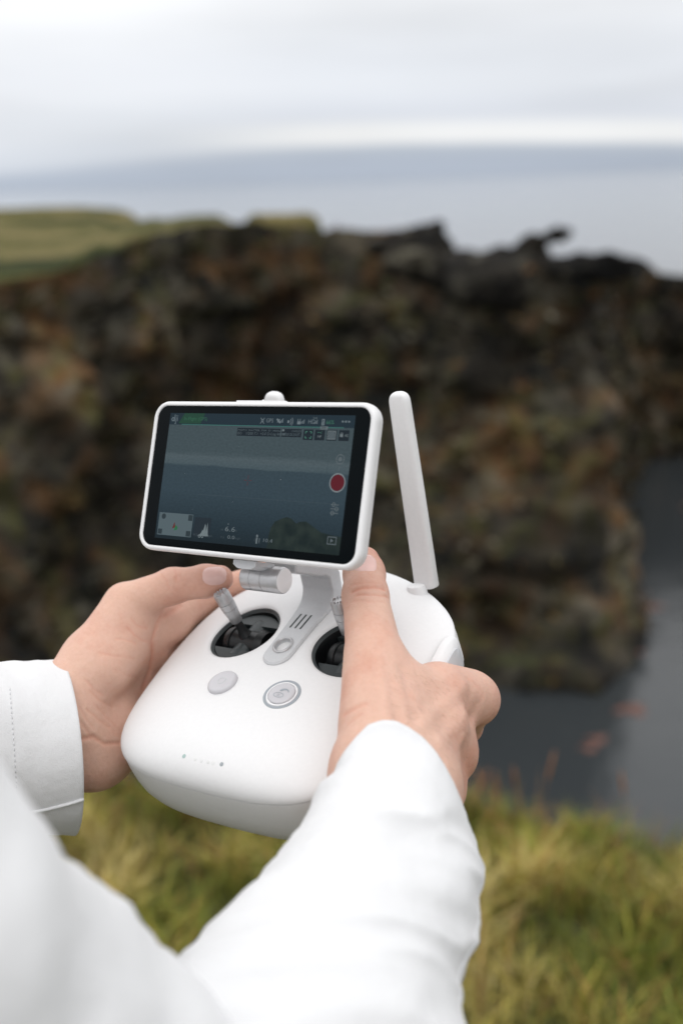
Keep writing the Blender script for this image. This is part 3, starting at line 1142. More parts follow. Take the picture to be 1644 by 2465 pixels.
# --- the two round buttons
c, nn = surf(-20.2, -42.6)
pb = dpart('power_button', turned(c, nn, [(-1, 8.6), (0.9, 8.5), (1.8, 8.0), (2.3, 7.1), (2.25, 6.0), (2.05, 3.0), (2.0, 0.2)], 56), M_button, ang=45)
dpart('button_collar', turned(c, nn, [(-0.5, 9.5), (0.14, 9.35), (0.14, 8.9), (-0.9, 8.7)], 56, cap=False), M_gloss, pb)
dpart('power_symbol', turned(c + nn * 2.06, nn, [(0, 2.5), (0.12, 2.45), (0.12, 2.05), (0, 2.0)], 40, cap=False), M_ltgrey, pb)
c, nn = surf(19.6, -42.6)
hb = dpart('return_button', turned(c, nn, [(-1, 7.3), (0.7, 7.25), (1.15, 6.9), (1.25, 6.2), (1.2, 0.2)], 56), M_button, ang=45)
dpart('button_ring', turned(c, nn, [(-0.6, 10.3), (0.12, 10.2), (0.2, 9.9), (0.2, 8.75), (-0.3, 8.6)], 64, cap=False), M_mdgrey, hb)
dpart('inner_ring', turned(c, nn, [(-0.4, 8.6), (0.45, 8.45), (0.6, 8.1), (0.55, 7.7), (-0.5, 7.6)], 64, cap=False), M_gloss, hb)
# pictogram: curved arrow over an oval pad
s_, t_, a_ = frame_of(nn)
ex = np.array([1, 0, 0.0])
ex -= nn * (ex @ nn)
ey = np.cross(nn, ex)


def strip2d(P, w, lift):
    P = np.asarray(P, float)
    T = np.gradient(P, axis=0)
    T /= np.linalg.norm(T, axis=1)[:, None] + 1e-9
    Nn = np.stack([-T[:, 1], T[:, 0]], 1) * np.reshape(w, (-1, 1)) * 0.5
    A, B = P + Nn, P - Nn
    n = len(P)
    V2 = np.concatenate([A, B])
    V = c + nn * lift + np.outer(V2[:, 0], ex) + np.outer(V2[:, 1], ey)
    return V, [(i, i + 1, n + i + 1, n + i) for i in range(n - 1)]


a = np.linspace(0, 2 * math.pi, 40)
oval = strip2d(np.stack([-0.6 + 2.9 * np.cos(a), -1.9 + 1.6 * np.sin(a)], 1), 0.35, 1.34)
a = np.linspace(math.radians(20), math.radians(165), 20)
arr = strip2d(np.stack([1.4 + 2.6 * np.cos(a), 0.3 + 2.4 * np.sin(a)], 1), np.linspace(0.5, 1.6, 20), 1.34)
zz = strip2d(np.array([(-1.5, -1.4), (-0.1, -1.4), (-1.4, -2.5), (0.2, -2.5)]), 0.35, 1.34)
dpart('home_symbol', join_vf([oval, arr, zz]), M_mdgrey, hb, smooth=False)

# --- indicator lights near the front edge
for x, y, m_, r in ((-12.2, -91.0, M_led, 1.1), (12.4, -90.6, M_led2, 1.1), (-4.4, -91.2, M_ledf, 0.9), (-0.2, -91.3, M_ledf, 0.9), (4.0, -91.2, M_ledf, 0.9), (7.2, -91.0, M_ledf, 1.1)):
    c1, n1_ = surf(x, y)
    dpart('indicator_light', turned(c1, n1_, [(-0.4, r), (0.1, r), (0.14, r * 0.8), (0.14, 0.1)], 24), m_)

# --- bracket: plate on the shell, post, arm to the hinge
PLT = 3.6


def yz_extrude(poly, hw, mat, name, parent=None, taper=None, bev=0.9):
    """poly: (y,h) outline; hw: half width or function of (y,h)"""
    poly = np.asarray(poly, float)
    n = len(poly)
    w = np.array([hw(*q) if callable(hw) else hw for q in poly])
    V = np.concatenate([np.c_[-w, poly], np.c_[w, poly]])
    F = [tuple(range(n)), tuple(range(2 * n - 1, n - 1, -1))] + [(i, i + n, (i + 1) % n + n, (i + 1) % n) for i in range(n)]
    return V, F


# flat plate with rounded near end and a hole
a = np.linspace(math.pi, 2 * math.pi, 25)
lefts = [(-11.5, 33), (-10.6, 22), (-9.4, 8), (-8.9, -8), (-8.8, -16)]
plate2 = lefts + [(8.8 * math.cos(t), -16 + 8.8 * math.sin(t)) for t in a[1:-1]] + [(-x, y) for x, y in lefts[::-1]]
hole = [(4.2 * math.cos(t), -10.5 + 4.6 * math.sin(t)) for t in np.linspace(0, 2 * math.pi, 36, endpoint=False)]
pl = np.array(plate2)
tg2 = np.roll(pl, -1, 0) - np.roll(pl, 1, 0)
tg2 /= np.linalg.norm(tg2, axis=1)[:, None]
inn = pl + np.stack([-tg2[:, 1], tg2[:, 0]], 1) * 0.9
if abs(inn[:, 0]).max() > abs(pl[:, 0]).max():
    inn = pl - np.stack([-tg2[:, 1], tg2[:, 0]], 1) * 0.9
P2 = [Vector(q) for q in inn.tolist() + hole]
n1_, n2_ = len(plate2), len(hole)
E2 = [(i, (i + 1) % n1_) for i in range(n1_)] + [(n1_ + i, n1_ + (i + 1) % n2_) for i in range(n2_)]
v2, e2, f2, *_ = delaunay_2d_cdt(P2, E2, [], 0, 1e-5)
v2 = np.array([list(v) for v in v2])
from_in = [0] * len(f2)
inn_c = inn.mean(0)


def in_poly(q, poly):
    c_, j_ = False, len(poly) - 1
    for i_ in range(len(poly)):
        if (poly[i_][1] > q[1]) != (poly[j_][1] > q[1]) and q[0] < (poly[j_][0] - poly[i_][0]) * (q[1] - poly[i_][1]) / (poly[j_][1] - poly[i_][1]) + poly[i_][0]:
            c_ = not c_
        j_ = i_
    return c_


f2 = [tuple(f) for f in f2 if in_poly(v2[list(f)].mean(0), inn) and math.hypot(v2[list(f)].mean(0)[0] / 4.2, (v2[list(f)].mean(0)[1] + 10.5) / 4.6) > 0.99]
nv = len(v2)
V = np.concatenate([np.c_[v2, np.full(nv, PLT)], np.c_[pl, np.full(n1_, PLT - 0.9)], np.c_[pl, np.full(n1_, -1.5)], np.c_[np.array(hole), np.full(n2_, -1.5)]])
F = list(f2)
for i in range(n1_):
    k = (i + 1) % n1_
    F += [(i, k, nv + k, nv + i), (nv + i, nv + k, nv + n1_ + k, nv + n1_ + i)]
F += [(n1_ + i, n1_ + (i + 1) % n2_, nv + 2 * n1_ + (i + 1) % n2_, nv + 2 * n1_ + i) for i in range(n2_)]
brk = dpart('bracket', (V, F), M_ltgrey, ang=28)
# curved post that sweeps up out of the plate into the sloping arm
post = []
for t in np.linspace(0, 1, 9):
    an = math.radians(-90 + 66 * t)
    post.append((19 + 12 * math.cos(an), PLT - 0.05 + 12 + 12 * math.sin(an)))
inner = post + [(31.5, 18.0), (29.5, 21.0), (24.5, 24.6), (8.0, 40.0)]
outer = [(12.5, 45.2), (36.5, 25.0), (40.5, 20.5), (41.5, 15.0), (38.5, 5.0), (34.5, -2.0), (20, -2.0)]
dpart('bracket_arm', yz_extrude(inner + outer, lambda y, h: 10.6 if h > 3 else 10.4, None, ''), M_ltgrey, brk, ang=30)
bevel(bpy.data.objects[-1] if False else brk.children[-1], 0.0012, 3)
for i in range(3):
    x0 = -4.7 + i * 3.5
    q = np.array([(x0 - 0.55, 3.6), (x0 + 0.55, 3.6), (x0 + 1.0, 15.4), (x0 - 0.1, 15.4)])
    V = np.concatenate([np.c_[q, np.full(4, PLT + 0.06)], np.c_[q, np.full(4, PLT - 0.8)]])
    dpart('slot', (V, [(0, 1, 2, 3), (7, 6, 5, 4), (0, 4, 5, 1), (1, 5, 6, 2), (2, 6, 7, 3), (3, 7, 4, 0)]), M_dark, brk, smooth=False)
# lanyard loop standing round the hole
th = np.linspace(0, 2 * math.pi, 48, endpoint=False)
rings = []
for rr_, hh_ in ((4.3, 0.5), (4.15, 3.0), (4.4, 4.4), (5.0, 4.7), (5.6, 4.3), (5.75, 3.4)):
    rings.append(np.stack([rr_ * np.cos(th), -10.5 + rr_ * 1.1 * np.sin(th), hh_ + 0.5 * np.clip(np.sin(th - 0.6), 0, 1)], 1))
dpart('lanyard_loop', loft(rings), M_metal, brk, ang=60)

# --- display unit
DO = np.array([0, 13.2343586, 95.9548118])
DU = np.array([0, 0.680424314, 0.732818363])
DN = np.array([0, -0.732818363, 0.680424314])
DX = np.array([1.0, 0, 0])


def dd(x, u, n_):
    x, u, n_ = np.broadcast_arrays(np.asarray(x, float), np.asarray(u, float), np.asarray(n_, float))
    return DO + np.multiply.outer(x, DX) + np.multiply.outer(u, DU) + np.multiply.outer(n_, DN)


def rr_ring(hw, hh, r, z):
    q = rrect(hw, hh, r, 10)
    return dd(q[:, 0], q[:, 1], z)


# case: white frame with a soft edge, hollow in front for the glass
rings = [rr_ring(69.9, 38.2, 6.6, -1.6), rr_ring(70.1, 38.4, 6.8, 0.15), rr_ring(70.4, 38.7, 7.1, 0.5), rr_ring(71.6, 39.5, 8.0, 0.55), rr_ring(72.5, 40.3, 8.9, 0.1),
         rr_ring(73.05, 40.8, 9.5, -0.8), rr_ring(73.2, 41.0, 9.6, -2.2), rr_ring(73.2, 41.0, 9.6, -5.0), rr_ring(72.8, 40.6, 9.3, -6.5), rr_ring(71.6, 39.4, 8.4, -7.6), rr_ring(69, 37, 7, -8.2)]
disp = dpart('display', loft(rings, True, False, True), M_white, ang=60)
rings = [rr_ring(46, 26, 8, -7.6), rr_ring(46, 26, 8, -18), rr_ring(44, 24, 8, -21), rr_ring(40, 20, 8, -22)]
dpart('rear_housing', loft(rings, True, False, True), M_white2, disp, ang=50)
dpart('glass', loft([rr_ring(69.95, 38.25, 6.65, -0.9), rr_ring(69.95, 38.25, 6.65, -0.08), rr_ring(69.7, 38.0, 6.4, 0.0)], True, True, True), M_glass, disp, ang=50)
# top edge key and tiny pin
q = rrect(16.5, 1.6, 1.5, 6)
k0 = dd(q[:, 0] - 1.0, 40.6, q[:, 1] - 2.9)
k1 = dd(q[:, 0] - 1.0, 41.7, q[:, 1] - 2.9)
dpart('edge_key', loft([k0, k1], True, False, True), M_white, disp, ang=30)
dpart('edge_pin', turned(dd(-3.0, 40.5, -6.5), DU, [(0, 0.7), (2.3, 0.7), (2.7, 0.3)], 12), M_white, disp)
# seam lines on the bottom edge
for z0 in (-3.2,):
    q = rrect(73.22, 41.02, 9.62, 10)
    dpart('case_joint', loft([dd(q[:, 0], q[:, 1], z0), dd(q[:, 0], q[:, 1], z0 - 0.22)], True), M_ltgrey, disp, ang=0)

SX, SY = 60.9, 34.25


def screen_mat():
    m, t, b = mat_new('screen_picture')
    tcn = t.nodes.new('ShaderNodeTexCoord')
    sep = t.nodes.new('ShaderNodeSeparateXYZ')
    L(t, tcn.outputs['UV'], sep.inputs[0])
    x, y = sep.outputs[0], sep.outputs[1]
    mp = t.nodes.new('ShaderNodeMapping')
    mp.inputs['Scale'].default_value = (3.0, 22.0, 1)
    L(t, tcn.outputs['UV'], mp.inputs[0])
    nz = N(t, 'ShaderNodeTexNoise', Scale=1.6, Detail=5.0)
    L(t, mp.outputs[0], nz.inputs['Vector'])
    yy = math_node(t, 'ADD', y, math_node(t, 'MULTIPLY', math_node(t, 'SUBTRACT', nz.outputs[0], 0.5), 0.05))
    yy = math_node(t, 'ADD', yy, math_node(t, 'MULTIPLY', x, 0.02))
    g = ramp(t, yy, [(0.0, (0.0090, 0.0155, 0.0200)), (0.12, (0.0140, 0.0250, 0.0330)), (0.40, (0.0280, 0.0460, 0.0590)), (0.588, (0.0300, 0.0480, 0.0600)),
                     (0.603, (0.0520, 0.0750, 0.0860)), (0.66, (0.0610, 0.0830, 0.0930)), (0.70, (0.0430, 0.0620, 0.0700)), (0.88, (0.0440, 0.0630, 0.0710)), (1.0, (0.0400, 0.0580, 0.0660))])
    ms = N(t, 'ShaderNodeTexNoise', Scale=70.0, Detail=3.0)
    L(t, tcn.outputs['UV'], ms.inputs['Vector'])
    g = mixc(t, 1.0, g, ramp(t, ms.outputs[0], [(0.3, 0.9), (0.7, 1.1)]), 'MULTIPLY')
    b.inputs['Base Color'].default_value = (0.003, 0.004, 0.005, 1)
    b.inputs['Roughness'].default_value = 0.1
    b.inputs['Specular IOR Level'].default_value = 0.03
    L(t, g, b.inputs['Emission Color'])
    b.inputs['Emission Strength'].default_value = 1.0
    return m


def flat(P, z):
    P = np.asarray(P, float)
    return dd(P[:, 0], P[:, 1], z)


def rect(x0, y0, x1, y1, z):
    return flat([(x0, y0), (x1, y0), (x1, y1), (x0, y1)], z), [(0, 1, 2, 3)]


V, F = rect(-SX, -SY, SX, SY, 0.06)
scr = mesh('screen', dm(V), F, screen_mat(), disp, False)
uv = scr.data.uv_layers.new(name='uv')
for li, c_ in zip(scr.data.polygons[0].loop_indices, ((0, 0), (1, 0), (1, 1), (0, 1))):
    uv.data[li].uv = c_


def sp(fx, fy):
    """screen fractions (x right, y down) -> millimetres"""
    return (-SX + 2 * SX * fx, SY - 2 * SY * fy)


def srect(fx0, fy0, fx1, fy1, z):
    a, b_ = sp(fx0, fy1), sp(fx1, fy0)
    return rect(a[0], a[1], b_[0], b_[1], z)


def sframe(fx0, fy0, fx1, fy1, w, z):
    a, b_ = sp(fx0, fy1), sp(fx1, fy0)
    return join_vf([rect(a[0], a[1], b_[0], a[1] + w, z), rect(a[0], b_[1] - w, b_[0], b_[1], z), rect(a[0], a[1], a[0] + w, b_[1], z), rect(b_[0] - w, a[1], b_[0], b_[1], z)])


def sring(fx, fy, r0, r1, z, n=28, a0=0, a1=360):
    cx, cy = sp(fx, fy)
    a = np.radians(np.linspace(a0, a1, n))
    A = np.stack([cx + r0 * np.cos(a), cy + r0 * np.sin(a)], 1)
    B = np.stack([cx + r1 * np.cos(a), cy + r1 * np.sin(a)], 1)
    return np.concatenate([flat(A, z), flat(B, z)]), [(i, i + 1, n + i + 1, n + i) for i in range(n - 1)]


def sdisc(fx, fy, r, z, n=28):
    cx, cy = sp(fx, fy)
    a = np.linspace(0, 2 * math.pi, n, endpoint=False)
    return flat(np.stack([cx + r * np.cos(a), cy + r * np.sin(a)], 1), z), [tuple(range(n))]


def sline(P, w, z):
    P = np.array([sp(*q) for q in P])
    T = np.gradient(P, axis=0)
    T /= np.linalg.norm(T, axis=1)[:, None] + 1e-9
    Nn = np.stack([-T[:, 1], T[:, 0]], 1) * w * 0.5
    n = len(P)
    return np.concatenate([flat(P + Nn, z), flat(P - Nn, z)]), [(i, i + 1, n + i + 1, n + i) for i in range(n - 1)]


def stext(s, fx, fy, size, z, stretch=1.0):
    cu = bpy.data.curves.new('t', 'FONT')
    cu.body = s
    cu.size = size
    cu.resolution_u = 2
    ob = bpy.data.objects.new('t', cu)
    COL.objects.link(ob)
    me = bpy.data.meshes.new_from_object(ob)
    x0, y0 = sp(fx, fy)
    P = np.array([(v.co.x * stretch + x0, v.co.y + y0) for v in me.vertices])
    F_ = [tuple(p.vertices) for p in me.polygons]
    bpy.data.objects.remove(ob)
    bpy.data.curves.remove(cu)
    bpy.data.meshes.remove(me)
    return flat(P, z), F_


def ui(name, parts, col, st=1.0, parent=None):
    V, F = join_vf(parts)
    return mesh(name, dm(V), F, emit('ui_' + name, col, st), disp if parent is None else parent, False)


# layers of the interface, each a tenth of a millimetre proud of the last
ui('status_bar', [srect(0, 0, 1, 0.092, 0.12)], (0.012, 0.024, 0.033))
ui('status_line', [srect(0.075, 0.087, 0.95, 0.094, 0.16)], (0.035, 0.11, 0.10))
V, F = flat([sp(0.085, 0), sp(0.205, 0), sp(0.185, 0.082), sp(0.055, 0.082)], 0.17), [(3, 2, 1, 0)]
ui('mode_tab', [(V, F)], (0.014, 0.048, 0.031))
ui('mode_text', [stext('In-Flight (GPS)', 0.085, 0.056, 2.6, 0.24, 1.1)], (0.030, 0.10, 0.06))
ui('maker_logo', [sring(0.020, 0.050, 0.55, 1.15, 0.24), srect(0.0275, 0.012, 0.032, 0.068, 0.24), srect(0.0360, 0.034, 0.040, 0.088, 0.24), srect(0.044, 0.034, 0.048, 0.066, 0.24),
                  srect(0.036, 0.018, 0.040, 0.027, 0.24), srect(0.044, 0.018, 0.048, 0.027, 0.24), srect(0.032, 0.080, 0.040, 0.088, 0.25)], (0.10, 0.13, 0.145))


def bars(fx, fy, n=4, z=0.24):
    return [srect(fx + i * 0.0055, fy - 0.010 - i * 0.007, fx + i * 0.0055 + 0.0032, fy, z) for i in range(n)]


W_ = (0.115, 0.145, 0.16)
top = [stext('GPS', 0.549, 0.062, 3.0, 0.24, 0.95), stext('HD', 0.769, 0.066, 3.1, 0.24, 1.0), stext('2.4G', 0.792, 0.030, 1.4, 0.24), stext('\u2022\u2022\u2022', 0.934, 0.068, 4.4, 0.24, 1.2)]
top += bars(0.620, 0.062) + bars(0.731, 0.066) + bars(0.797, 0.066)
top += [sring(0.530, 0.050, 0.35, 0.75, 0.24)] + [sline([(0.530 + a_ * 0.004, 0.05 + b_ * 0.008), (0.530 + a_ * 0.010, 0.05 + b_ * 0.022)], 0.4, 0.25) for a_ in (-1, 1) for b_ in (-1, 1)]
top += [sline([(0.606, 0.034), (0.626, 0.064)], 1.0, 0.24), sline([(0.622, 0.036), (0.61, 0.06)], 0.5, 0.25)]
top += [sdisc(0.668, 0.054, 0.75, 0.24), sring(0.668, 0.054, 1.6, 2.0, 0.24, 12, -50, 50), sring(0.668, 0.054, 2.6, 3.0, 0.24, 12, -45, 45)]
top += [srect(0.714, 0.050, 0.731, 0.072, 0.24), sline([(0.717, 0.05), (0.717, 0.032)], 0.4, 0.24), sline([(0.728, 0.05), (0.728, 0.032)], 0.4, 0.24)]
top += [sframe(0.838, 0.030, 0.852, 0.076, 0.5, 0.24), stext('A', 0.840, 0.070, 2.6, 0.25)]
ui('status_icons', top, W_)
ui('battery_text', [stext('66%', 0.860, 0.066, 2.9, 0.24, 1.0)], (0.04, 0.13, 0.09))
ui('distance_tag', [srect(0.834, 0.083, 0.872, 0.107, 0.20)], (0.10, 0.125, 0.135))
ui('distance_text', [stext('263S', 0.8375, 0.102, 1.6, 0.26, 1.0)], (0.015, 0.02, 0.025))
# camera settings strip
D_ = (0.010, 0.0165, 0.022)
ui('settings_panel', [srect(0.398, 0.107, 0.632, 0.168, 0.12), srect(0.638, 0.107, 0.742, 0.168, 0.12)]
   + [srect(x, 0.108, x + 0.050, 0.186, 0.12) for x in (0.752, 0.810, 0.870, 0.930)], D_)
G_ = (0.072, 0.095, 0.105)
ui('settings_text', [stext('ISO', 0.401, 0.158, 2.0, 0.2), stext('1/200 7.1  +2.0 D-Log 6000K', 0.446, 0.158, 2.0, 0.2, 1.12), stext('PHOTO  SHUTTER  F/NR  EV  MEDIUM', 0.402, 0.130, 1.3, 0.2, 1.35),
                     stext('4K/60 00:34:57', 0.643, 0.158, 1.9, 0.2, 0.95), stext('CAPACITY', 0.690, 0.130, 1.3, 0.2, 1.2)], G_)
tag(ui('settings_icons', [stext('MF', 0.825, 0.170, 2.0, 0.2), stext('AE', 0.958, 0.156, 2.0, 0.2), srect(0.936, 0.136, 0.951, 0.158, 0.2), sring(0.9435, 0.136, 0.45, 0.75, 0.2, 12, 0, 180),
                      srect(0.641, 0.111, 0.652, 0.126, 0.2), sframe(0.874, 0.114, 0.916, 0.178, 0.4, 0.2)], (0.115, 0.14, 0.15)), kind='stuff')
ui('histogram_chip', [srect(0.879, 0.121, 0.911, 0.172, 0.2)], (0.07, 0.09, 0.10))
corn = []
for fx, fy, sx_, sy_ in ((0.763, 0.124, 1, 1), (0.793, 0.124, -1, 1), (0.763, 0.172, 1, -1), (0.793, 0.172, -1, -1)):
    corn += [sline([(fx, fy), (fx + sx_ * 0.009, fy)], 0.5, 0.2), sline([(fx, fy), (fx, fy + sy_ * 0.015)], 0.5, 0.21)]
ui('focus_brackets', corn + [stext('\u2022\u2022\u2022/', 0.822, 0.140, 2.2, 0.2)], (0.045, 0.13, 0.10))
# right hand column
ui('record_button', [sdisc(0.951, 0.487, 4.05, 0.2, 40)], (0.085, 0.010, 0.015))
ui('record_ring', [sring(0.951, 0.487, 4.15, 4.75, 0.22, 44)], (0.16, 0.185, 0.195))
cx = [sring(0.951, 0.318, 2.1, 2.5, 0.2, 28), sdisc(0.951, 0.318, 1.1, 0.2, 16)] + [sline([(0.951 + 0.021 * math.cos(a_), 0.318 + 0.038 * math.sin(a_)), (0.951 + 0.015 * math.cos(a_), 0.318 + 0.027 * math.sin(a_))], 0.5, 0.21) for a_ in (0, math.pi / 2, math.pi, 3 * math.pi / 2)]
cx += [sline([(0.932, y), (0.972, y)], 0.4, 0.2) for y in (0.645, 0.675, 0.705)] + [sring(x, y, 0.75, 1.15, 0.21, 16) for x, y in ((0.946, 0.645), (0.962, 0.675), (0.944, 0.705))]
cx += [sline([(0.9505, 0.372), (0.9505, 0.40)], 0.3, 0.2)]
cx += [sframe(0.935, 0.872, 0.980, 0.930, 0.45, 0.2), (flat([sp(0.950, 0.886), sp(0.950, 0.916), sp(0.966, 0.901)], 0.2), [(0, 1, 2)])]
ui('camera_icons', cx, (0.085, 0.105, 0.115))
# rocky headland in the live picture
hp = [(0.635, 1.0), (0.637, 0.90), (0.645, 0.84), (0.66, 0.80), (0.69, 0.775), (0.72, 0.758), (0.745, 0.768), (0.77, 0.80), (0.79, 0.785), (0.82, 0.78), (0.86, 0.815), (0.90, 0.85), (0.95, 0.862), (1.0, 0.87), (1.0, 1.0)]


def head_mat():
    m, t, b = mat_new('screen_headland')
    tcn = t.nodes.new('ShaderNodeTexCoord')
    nz = N(t, 'ShaderNodeTexNoise', Scale=160.0, Detail=5.0)
    L(t, tcn.outputs['Object'], nz.inputs['Vector'])
    L(t, ramp(t, nz.outputs[0], [(0.35, (0.0085, 0.0150, 0.0145)), (0.65, (0.0180, 0.0270, 0.0235))]), b.inputs['Emission Color'])
    b.inputs['Emission Strength'].default_value = 1.0
    b.inputs['Base Color'].default_value = (0.003, 0.004, 0.005, 1)
    b.inputs['Specular IOR Level'].default_value = 0.03
    b.inputs['Roughness'].default_value = 0.1
    return m


V = flat([sp(*q) for q in hp], 0.10)
mesh('picture_headland', dm(V), [tuple(range(len(hp)))], head_mat(), disp, False)
# map inset, histogram and flight figures
ui('map_panel', [srect(0.012, 0.795, 0.212, 0.972, 0.12)], (0.072, 0.10, 0.112))
ui('map_icons', [srect(0.016, 0.925, 0.040, 0.965, 0.2), sdisc(0.040, 0.825, 1.5, 0.2, 16), srect(0.185, 0.80, 0.210, 0.845, 0.2), srect(0.182, 0.925, 0.208, 0.967, 0.2)], (0.022, 0.034, 0.04))
ui('map_arrow', [(flat([sp(0.108, 0.862), sp(0.098, 0.915), sp(0.116, 0.905)], 0.2), [(0, 1, 2)])], (0.10, 0.02, 0.02))
ui('map_aircraft', [(flat([sp(0.116, 0.885), sp(0.110, 0.93), sp(0.128, 0.922), sp(0.130, 0.902)], 0.22), [(0, 1, 2, 3)])], (0.02, 0.12, 0.05))
ui('histogram_panel', [srect(0.224, 0.812, 0.318, 0.962, 0.12)], (0.014, 0.022, 0.029))
hh = [0.0, 0.02, 0.03, 0.05, 0.12, 0.25, 0.42, 0.35, 0.60, 0.85, 0.7, 0.3, 0.95, 0.5, 0.1, 0.0]
xs = np.linspace(0.250, 0.312, len(hh))
V = flat([sp(x, 0.95 - 0.11 * q) for x, q in zip(xs, hh)] + [sp(x, 0.952) for x in xs[::-1]], 0.2)
nh = len(hh)
ui('histogram', [(V, [(i, i + 1, 2 * nh - 2 - i, 2 * nh - 1 - i) for i in range(nh - 1)]), sring(0.262, 0.955, 0.5, 0.9, 0.24, 16), sring(0.278, 0.955, 0.5, 0.9, 0.24, 16)], (0.13, 0.16, 0.17))
ui('flight_figures', [stext('6.6', 0.398, 0.900, 3.7, 0.2, 1.6), stext('0.0', 0.418, 0.955, 2.6, 0.2, 1.6), stext('0.0', 0.262, 0.955, 2.6, 0.2, 1.6), stext('10.4', 0.607, 0.955, 2.6, 0.2, 1.5),
                      sdisc(0.578, 0.915, 0.7, 0.2, 14), srect(0.5735, 0.927, 0.5825, 0.972, 0.2), sline([(0.592, 0.93), (0.592, 0.968)], 0.35, 0.2), sdisc(0.415, 0.845, 0.35, 0.2, 10)], (0.105, 0.13, 0.14))
ui('figure_units', [stext('H.S', 0.225, 0.955, 1.8, 0.2, 1.1), stext('mph', 0.305, 0.955, 1.8, 0.2, 1.1), stext('V.S', 0.380, 0.955, 1.8, 0.2, 1.1), stext('mph', 0.462, 0.955, 1.8, 0.2, 1.1), stext('H', 0.378, 0.900, 1.8, 0.2, 1.1),
                    stext('ft', 0.458, 0.900, 1.8, 0.2, 1.1), stext('D', 0.563, 0.955, 1.8, 0.2), stext('ft', 0.648, 0.955, 1.8, 0.2)], (0.042, 0.058, 0.066))
ui('crosshair', [sline([(0.470, 0.505), (0.486, 0.505)], 0.35, 0.2), sline([(0.496, 0.505), (0.512, 0.505)], 0.35, 0.2), sline([(0.491, 0.465), (0.491, 0.495)], 0.35, 0.2), sline([(0.491, 0.515), (0.491, 0.545)], 0.35, 0.2)], (0.075, 0.028, 0.034))
ui('grid_lines', [sline([(0.22, 0.635), (0.93, 0.640)], 0.18, 0.14), sline([(0.665, 0.42), (0.662, 0.70)], 0.15, 0.14), sline([(0.893, 0.335), (0.893, 0.44)], 0.25, 0.14)], (0.040, 0.058, 0.070))
# dust specks on the glass
ds = [sdisc(rng.uniform(0.02, 0.98), rng.uniform(0.2, 0.8), rng.uniform(0.07, 0.14), 0.3, 8) for _ in range(7)]
V, F = join_vf(ds)
tag(mesh('dust', dm(V), F, M_ltgrey, disp, False), kind='stuff')

# --- hinge barrel under the display
hc = dd(0, -49.2, -23)
V, F = turned(hc - DX * 12.8, DX, [(0, 5.6), (0.0, 6.3), (0.5, 6.9), (1.2, 7.1), (6.6, 7.1), (6.75, 6.85), (7.05, 6.85), (7.2, 7.1), (14.0, 7.1), (14.15, 6.85), (14.45, 6.85), (14.6, 7.1), (24.2, 7.1), (25.0, 6.9), (25.3, 6.6), (25.3, 0.1)], 56, hint=(0, 1, 0))
hin = dpart('hinge', (V, F), M_metal, ang=35)
dpart('hinge_cap', turned(hc + DX * 12.4, DX, [(0, 6.5), (0.35, 6.45), (0.5, 6.2), (0.5, 0.1)], 48, hint=(0, 1, 0)), M_gloss, hin)
q = [(-7.5, -41.2), (7.5, -41.2), (7.5, -43.6), (5.0, -45.2), (3.5, -45.6), (-3.5, -45.6), (-5.0, -45.2), (-7.5, -43.6)]
dpart('hinge_tab', loft([np.array([dd(x - 2, y, -6.5) for x, y in q]), np.array([dd(x - 2, y, -22.0) for x, y in q])], True, True, True), M_ltgrey, disp, smooth=False)

# --- antennas
for sx in (1, -1):
    tip = np.array([sx * 42.7, 100.5, 96.5])
    bas = np.array([sx * 50.0, 61.5, -6.0])
    ax = tip - bas
    ln = np.linalg.norm(ax)
    ax /= ln
    wv = np.cross(ax, np.array([0, 1.0, 0.25]))
    wv /= np.linalg.norm(wv)
    tv = np.cross(ax, wv)
    rings = []
    prof_a = [(-1.5, 0.72), (-0.9, 0.93), (0, 1.0), (ln * 0.5, 0.94), (ln - 9, 0.86)]
    for t_ in np.linspace(0.12, 1, 9):
        an = t_ * math.pi / 2
        prof_a.append((ln - 6.5 + 6.5 * math.sin(an), 0.86 * max(math.cos(an), 0.03) ** 0.8))
    for d, s_ in prof_a:
        hwid, hth = 7.2 * s_, 3.5 * (0.75 + 0.25 * s_) * min(1, s_ * 1.5)
        cr_ = np.array([(hwid * np.sign(math.cos(t)) * abs(math.cos(t)) ** 0.5, hth * np.sign(math.sin(t)) * abs(math.sin(t)) ** 0.62) for t in np.linspace(0, 2 * math.pi, 40, endpoint=False)])
        rings.append(bas + ax * d + np.outer(cr_[:, 0], wv) + np.outer(cr_[:, 1], tv))
    ant = dpart('antenna', loft(rings, True, True, True), M_white, ang=60)
    mb = bas - wv * (3.4 if wv[0] * sx > 0 else -3.4) + ax * 1.2 - np.array([0, 6.0, 0])
    dpart('antenna_mount', turned(mb - ax * 8, ax, [(0, 6.2), (8, 5.8), (10.2, 5.0), (10.8, 3.6), (11, 0.2)], 32), M_white, ant, ang=45)
    dpart('mount_screw', turned(mb + np.array([0, -3.4, 1.6]), np.array([0, -0.75, 0.66]), [(0, 1.0), (1.4, 1.0), (1.5, 0.1)], 16), M_ltgrey, ant)

